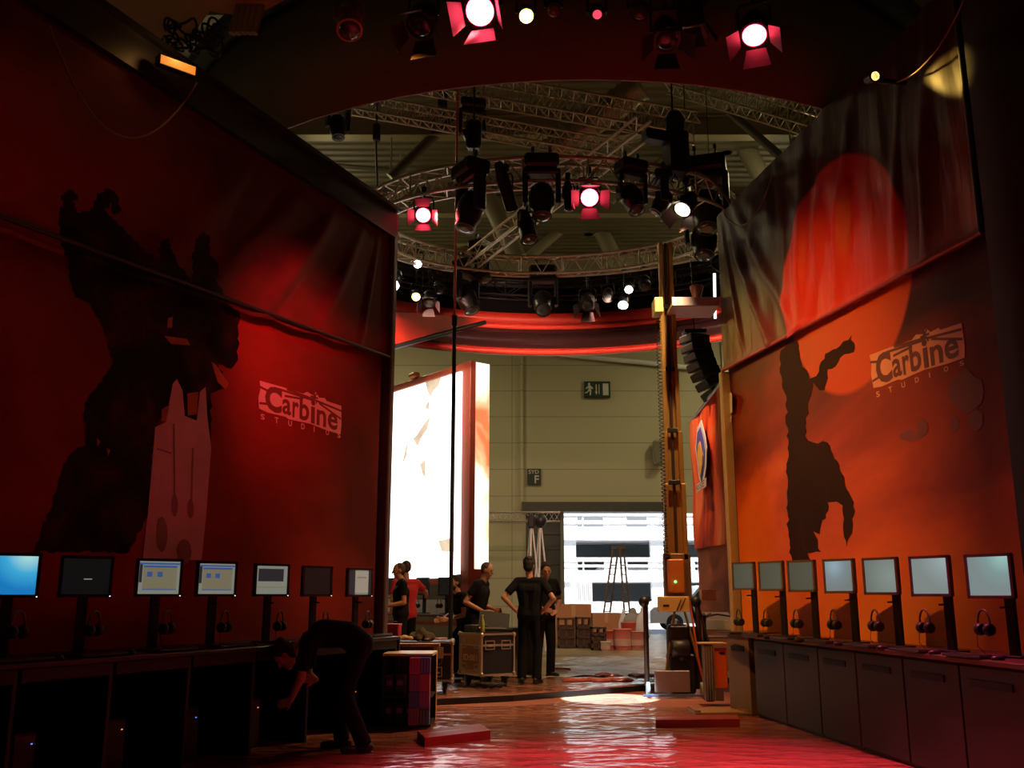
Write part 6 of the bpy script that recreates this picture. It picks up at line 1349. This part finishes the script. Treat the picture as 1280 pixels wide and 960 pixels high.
def person(label, loc, rz, J, tee=M_tee, hair='short', mh=M_hair, s=1.0, sleeve=.62, curl=.5, beard=False, group=None, cat='person', palmL=None, palmR=None, vox=.0085):
    D = dict(pel=V((0, 0, .95)), waist=V((0, 0, 1.10)), chest=V((0, 0, 1.30)), neck=V((0, .01, 1.46)), head=V((0, -.02, 1.64)), face=V((0, -1, 0)), hx=V((1, 0, 0)), sx=V((1, 0, 0)),
        shL=V((.185, 0, 1.42)), shR=V((-.185, 0, 1.42)), elL=V((.235, .03, 1.13)), elR=V((-.235, .03, 1.13)), wrL=V((.24, -.05, .88)), wrR=V((-.24, -.05, .88)),
        hdL=V((0, -.1, -1)), hdR=V((0, -.1, -1)), knL=V((.11, -.01, .50)), knR=V((-.11, -.01, .50)), anL=V((.12, .03, .09)), anR=V((-.12, .03, .09)), toL=V((.2, -1, 0)), toR=V((-.2, -1, 0)))
    D.update(J); D = {k: (v.copy() if isinstance(v, Vector) else v) for k, v in D.items()}
    t = thing('person', label, cat, loc, rz, group); hx = D['hx'].normalized(); sx = D['sx'].normalized()
    up = (D['neck']-D['chest']).normalized(); fw = D['face'].normalized(); 
    def torso(mb, e):
        P_, W_, C_, N_ = D['pel'], D['waist'], D['chest'], D['neck']
        for q_ in (-1, 1):
            mb.cap(P_+hx*.075*q_, W_+hx*.055*q_, .108+e, .098+e); mb.cap(W_+hx*.055*q_, C_+sx*.085*q_, .098+e, .108+e)
            sh = D['shL'] if q_ > 0 else D['shR']; mb.cap(C_+sx*.08*q_, sh.lerp(C_, .18)-up*.02, .105+e, .066+e); mb.cap(N_-up*.03, sh, .055+e*.6, .056+e)
        mb.cap(P_-hx*.075, P_+hx*.075, .108+e, .108+e); mb.cap(C_-sx*.08, C_+sx*.08, .105+e, .105+e)
    def legs(mb, e, cuff=False):
        for q_, k, a in ((1, 'knL', 'anL'), (-1, 'knR', 'anR')):
            hip = D['pel']+hx*.085*q_-V((0, 0, .03)); mb.cap(hip, D[k], .088+e, .058+e); mb.cap(D[k], D[a], .058+e, (.040 if not cuff else .055)+e)
            cf = (D[k]-D[a]).normalized(); 
            mb.sph(D[a].lerp(D[k], .62)-V((0, 0, 0)), .060+e)
    # body
    mb = MB(); torso(mb, -.004); legs(mb, -.004)
    mb.cap(D['neck']-up*.03, D['head']-up*.06, .056, .052)
    H = D['head']; hz = (H-D['neck']).normalized()*.35+V((0, 0, 0)); hu = D.get('hu', None)
    hu = (hu if hu is not None else V((0, 0, 1))); hu = (hu-fw*hu.dot(fw)).normalized(); hr = hu.cross(fw)
    mb.ell(H+hu*.022, hr*.074, fw*.092, hu*.098, 18, 12); mb.ell(H+fw*.022-hu*.045, hr*.056, fw*.062, hu*.068, 14, 10); mb.sph(H+fw*.062-hu*.092, .026)
    mb.cap(H+fw*.088+hu*.018, H+fw*.108-hu*.022, .009, .015, 8); mb.cap(H+fw*.080-hu*.052-hr*.016, H+fw*.080-hu*.052+hr*.016, .013, .013, 8)
    mb.cap(H+fw*.080+hu*.034-hr*.034, H+fw*.080+hu*.034+hr*.034, .014, .014, 8)
    for q_ in (-1, 1): mb.ell(H+hr*.076*q_-fw*.004+hu*.0, hr*.010, fw*.018, hu*.030, 8, 6); mb.sph(H+fw*.058+hr*.035*q_-hu*.018, .024)
    for q_, sh, el, wr, hd, pm in ((1, 'shL', 'elL', 'wrL', 'hdL', palmL), (-1, 'shR', 'elR', 'wrR', 'hdR', palmR)):
        mb.cap(D[sh], D[el], .050, .037); mb.cap(D[el], D[wr], .040, .026); 
        d = D[hd].normalized(); pn = pm if pm is not None else (-sx*q_); thd = fw
        hand(mb, D[wr], d, pn, thd, curl)
    for k, a, q_ in (('knL', 'anL', 1), ('knR', 'anR', -1)):
        to = D['toL' if q_ > 0 else 'toR'].normalized(); mb.cap(D[a]-V((0, 0, .04)), D[a]+to*.13-V((0, 0, .055)), .034, .026)
    solid(mb, 'body', vox, 2, M_skin, t)
    # eyes and mouth line
    mb = MB()
    for q_ in (-1, 1): mb.ell(H+fw*.086+hr*.031*q_+hu*.014, hr*.013, fw*.006, hu*.006, 8, 6)
    mb.build('eyes', M_eye, t)
    mb = MB(); mb.ell(H+fw*.094-hu*.053, hr*.022, fw*.004, hu*.004, 8, 6); mb.build('mouth', mat('lips', (.30, .10, .07), .5), t)
    # hair
    mb = MB(); 
    mb.ell(H+hu*.040-fw*.016, hr*.083, fw*.095, hu*.094, 18, 12); mb.ell(H-fw*.045-hu*.008, hr*.076, fw*.060, hu*.080, 14, 10)
    if hair == 'full':
        for k in range(14): a = k*2.4; mb.sph(H+hu*(.075+.03*math.sin(k*1.3))-fw*(.02+.05*math.sin(a))+hr*.05*math.cos(a), .038, 8, 6)
    if hair == 'crop': mb = MB(); mb.ell(H+hu*.036-fw*.018, hr*.079, fw*.090, hu*.088, 18, 12); mb.ell(H-fw*.042+hu*.004, hr*.073, fw*.056, hu*.074, 14, 10)
    solid(mb, 'hair', .009, 1, mh, t)
    if beard:
        mb = MB(); mb.ell(H+fw*.034-hu*.066, hr*.060, fw*.060, hu*.052, 12, 8); mb.sph(H+fw*.062-hu*.100, .032); solid(mb, 'beard', .009, 1, mh, t)
    # shirt
    mb = MB(); torso(mb, .014)
    for sh, el in (('shL', 'elL'), ('shR', 'elR')): b = D[sh].lerp(D[el], sleeve); mb.sph(D[sh], .066); mb.tube(D[sh], b, .065, .062, 14)
    n0 = D['pel']-V((0, 0, .01)); mb.cap(n0-hx*.08, n0+hx*.08, .118, .118); solid(mb, 'shirt', .012, 2, tee, t)
    # trousers
    mb = MB(); n0 = D['pel']-(D['waist']-D['pel'])*.1; mb.cap(n0-hx*.078, n0+hx*.078, .112, .112)
    for q_, k, a in ((1, 'knL', 'anL'), (-1, 'knR', 'anR')):
        hip = D['pel']+hx*.085*q_-V((0, 0, .03)); mb.cap(hip, D[k], .100, .073); ea = D[a]+(D[a]-D[k]).normalized()*.03; mb.tube(D[k], ea, .073, .068, 14)
    solid(mb, 'trousers', .012, 2, M_trs, t)
    mb = MB(); bz = D['pel']+(D['waist']-D['pel'])*.1
    # shoes
    for a, q_ in (('anL', 1), ('anR', -1)):
        to = D['toL' if q_ > 0 else 'toR']; to = to.normalized(); gz = D[a].z-.09; c = D[a]+V((0, 0, -.045)); sd = V((to.y, -to.x, 0)); mb = MB()
        mb.ell(V((c.x, c.y, gz+.045))-to*.02, sd*.044, to*.075, V((0, 0, .052)), 12, 8); mb.ell(V((c.x, c.y, gz+.034))+to*.10, sd*.048, to*.095, V((0, 0, .036)), 12, 8); mb.box(V((c.x, c.y, gz+.009))+to*.045, (.085, .26, .018), Matrix.Rotation(math.atan2(to.y, to.x)-PI/2, 3, 'Z'), bev=.006)
        solid(mb, 'shoe', .008, 1, M_shoe, t)
    return t, D
def stand(px, pyfeet, pytop, zf, hgt=1.76, Yoff=0):
    p = G(px, pyfeet, zf); return p
SZP = .082
# A: man with his back to the camera, hands on hips
p = G(663, 854, SZP); Ya = p.y
person('man in black seen from behind, hands on hips, left of the standing pair', (p.x, Ya, SZP), R(168),
  dict(head=V((.02, -.01, 1.65)), elL=V((.37, .12, 1.20)), wrL=V((.20, .06, 1.01)), hdL=V((-.5, -.6, -.25)), elR=V((-.37, .14, 1.18)), wrR=V((-.20, .07, 1.00)), hdR=V((.5, -.6, -.25)), anL=V((.12, .03, .09)), anR=V((-.10, .05, .09)), toL=V((.3, -1, 0)), toR=V((-.2, -1, 0))), hair='full', sleeve=.72, palmL=V((-1, .2, 0)), palmR=V((1, .2, 0)))
# B: man beyond, hand on hip
p = G(690, 848, SZP)
person('man in black facing the camera side, hand on hip, right of the standing pair', (p.x-.10, p.y+.25, SZP), R(28),
  dict(head=V((0, -.06, 1.60)), face=V((-.3, -1, -.25)), elL=V((.36, .12, 1.15)), wrL=V((.17, -.08, .98)), hdL=V((-.8, -.6, -.1)), elR=V((-.27, .05, 1.15)), wrR=V((-.12, -.18, 1.02)), hdR=V((.7, -.6, -.2)), anR=V((-.14, .02, .09))), hair='full', sleeve=.62, palmL=V((-.5, .5, -.5)), palmR=V((.3, .8, 0)))
# C: man at the tall flight case, bent arm
Yc_ = 15.0; p = P(598, 800, Yc_); zt_ = P(603, 704, Yc_).z
person('man in black leaning over the tall flight case, looking right', (p.x, Yc_, SZP), R(72),
  dict(pel=V((0, .06, .93)), chest=V((0, -.03, 1.28)), neck=V((0, -.06, 1.44)), shL=V((.185, -.04, 1.39)), shR=V((-.185, -.04, 1.39)), head=V((0, -.13, 1.60)), face=V((.0, -1, -.3)), elL=V((.22, .05, 1.10)), wrL=V((.1, -.22, 1.02)), hdL=V((-.1, -1, -.1)), elR=V((-.26, .12, 1.13)), wrR=V((-.12, -.14, .98)), hdR=V((.2, -1, -.1))), hair='crop', mh=M_hairb, s=1, sleeve=.6)
# D: bearded man sitting lower behind, looking left
Yd_ = 15.6; p = P(574, 800, Yd_); dz = -.20
def sh_(d, dz): return {k: (v+V((0, 0, dz)) if k in ('pel', 'waist', 'chest', 'neck', 'head', 'shL', 'shR', 'elL', 'elR', 'wrL', 'wrR') else v) for k, v in d.items()}
base = dict(pel=V((0, .12, .95)), waist=V((0, .08, 1.10)), chest=V((0, 0, 1.29)), neck=V((0, -.03, 1.45)), head=V((0, -.08, 1.61)), face=V((0, -1, .05)), shL=V((.185, -.02, 1.40)), shR=V((-.185, -.02, 1.40)), elL=V((.24, -.04, 1.12)), wrL=V((.17, -.27, 1.05)), hdL=V((-.1, -1, 0)), elR=V((-.24, -.04, 1.12)), wrR=V((-.14, -.26, 1.03)), hdR=V((.1, -1, 0)))
b2_ = sh_(base, -.19); b2_.update(knL=V((.13, -.14, .45)), knR=V((-.13, -.14, .45)))
person('bearded man in a dark shirt bending beside the tall pole, looking left', (p.x, Yd_, SZP), R(-62), b2_, hair='full', beard=True, sleeve=.6)
# E: man in black tee facing left with grey hair
Ye = 15.2; p = P(500, 800, Ye)
person('man in black tee with short hair facing left beside the man in red', (p.x, Ye, SZP), R(-75),
  dict(head=V((0, -.04, 1.60)), face=V((0, -1, -.1)), chest=V((0, .0, 1.27)), shL=V((.175, .0, 1.39)), shR=V((-.175, 0, 1.39)), elL=V((.20, .02, 1.12)), wrL=V((.14, -.24, 1.07)), hdL=V((-.1, -1, 0)), elR=V((-.22, .05, 1.12)), wrR=V((-.12, -.2, 1.08)), hdR=V((.1, -1, 0))), hair='crop', mh=M_hairb, sleeve=.6)
# F: man in red shirt behind, arms out
Yf_ = 15.9; p = P(506, 800, Yf_)
person('man in a bright red T-shirt working at the far kiosk, arm stretched left', (p.x, Yf_, SZP), R(-150),
  dict(head=V((0, -.03, 1.66)), face=V((.2, -1, -.1)), elL=V((.27, .10, 1.16)), wrL=V((.20, -.1, .98)), hdL=V((-.4, -1, 0)), elR=V((-.40, -.10, 1.28)), wrR=V((-.52, -.30, 1.22)), hdR=V((-.5, -1, 0))), tee=M_red_tee, hair='crop', mh=M_hairb, sleeve=.7)
# G: bending man in the dark left foreground
gf = G(425, 940); Yg = gf.y+.05
X_ = P(425, 940, Yg).x
person('man in black bending down over the left desk row in the dark foreground', (X_, Yg, 0), R(-84),
  dict(pel=V((0, .14, .88)), waist=V((0, .03, .97)), chest=V((0, -.18, .98)), neck=V((0, -.34, .93)), head=V((0, -.50, .80)), face=V((0, -.55, -.8)), hu=V((0, -.8, .55)), shL=V((.18, -.30, .90)), shR=V((-.18, -.30, .90)), elL=V((.20, -.34, .62)), wrL=V((.12, -.42, .56-.12)), hdL=V((-.2, -.8, -.4)), elR=V((-.22, -.32, .62)), wrR=V((-.12, -.24, .58)), hdR=V((.2, -.9, .1)), knL=V((.12, .02, .48)), knR=V((-.12, -.06, .47)), anL=V((.16, .20, .09)), anR=V((-.14, .0, .09))), hair='full', sleeve=.8, palmL=V((-1, 0, 0)), palmR=V((1, 0, 0)))
for o in list(bpy.data.objects):
    if o.name.startswith(('keyboard', 'mouse', 'headphones')) and o.parent is None and o.location.z < -1: print('LEFT OVER', o.name)
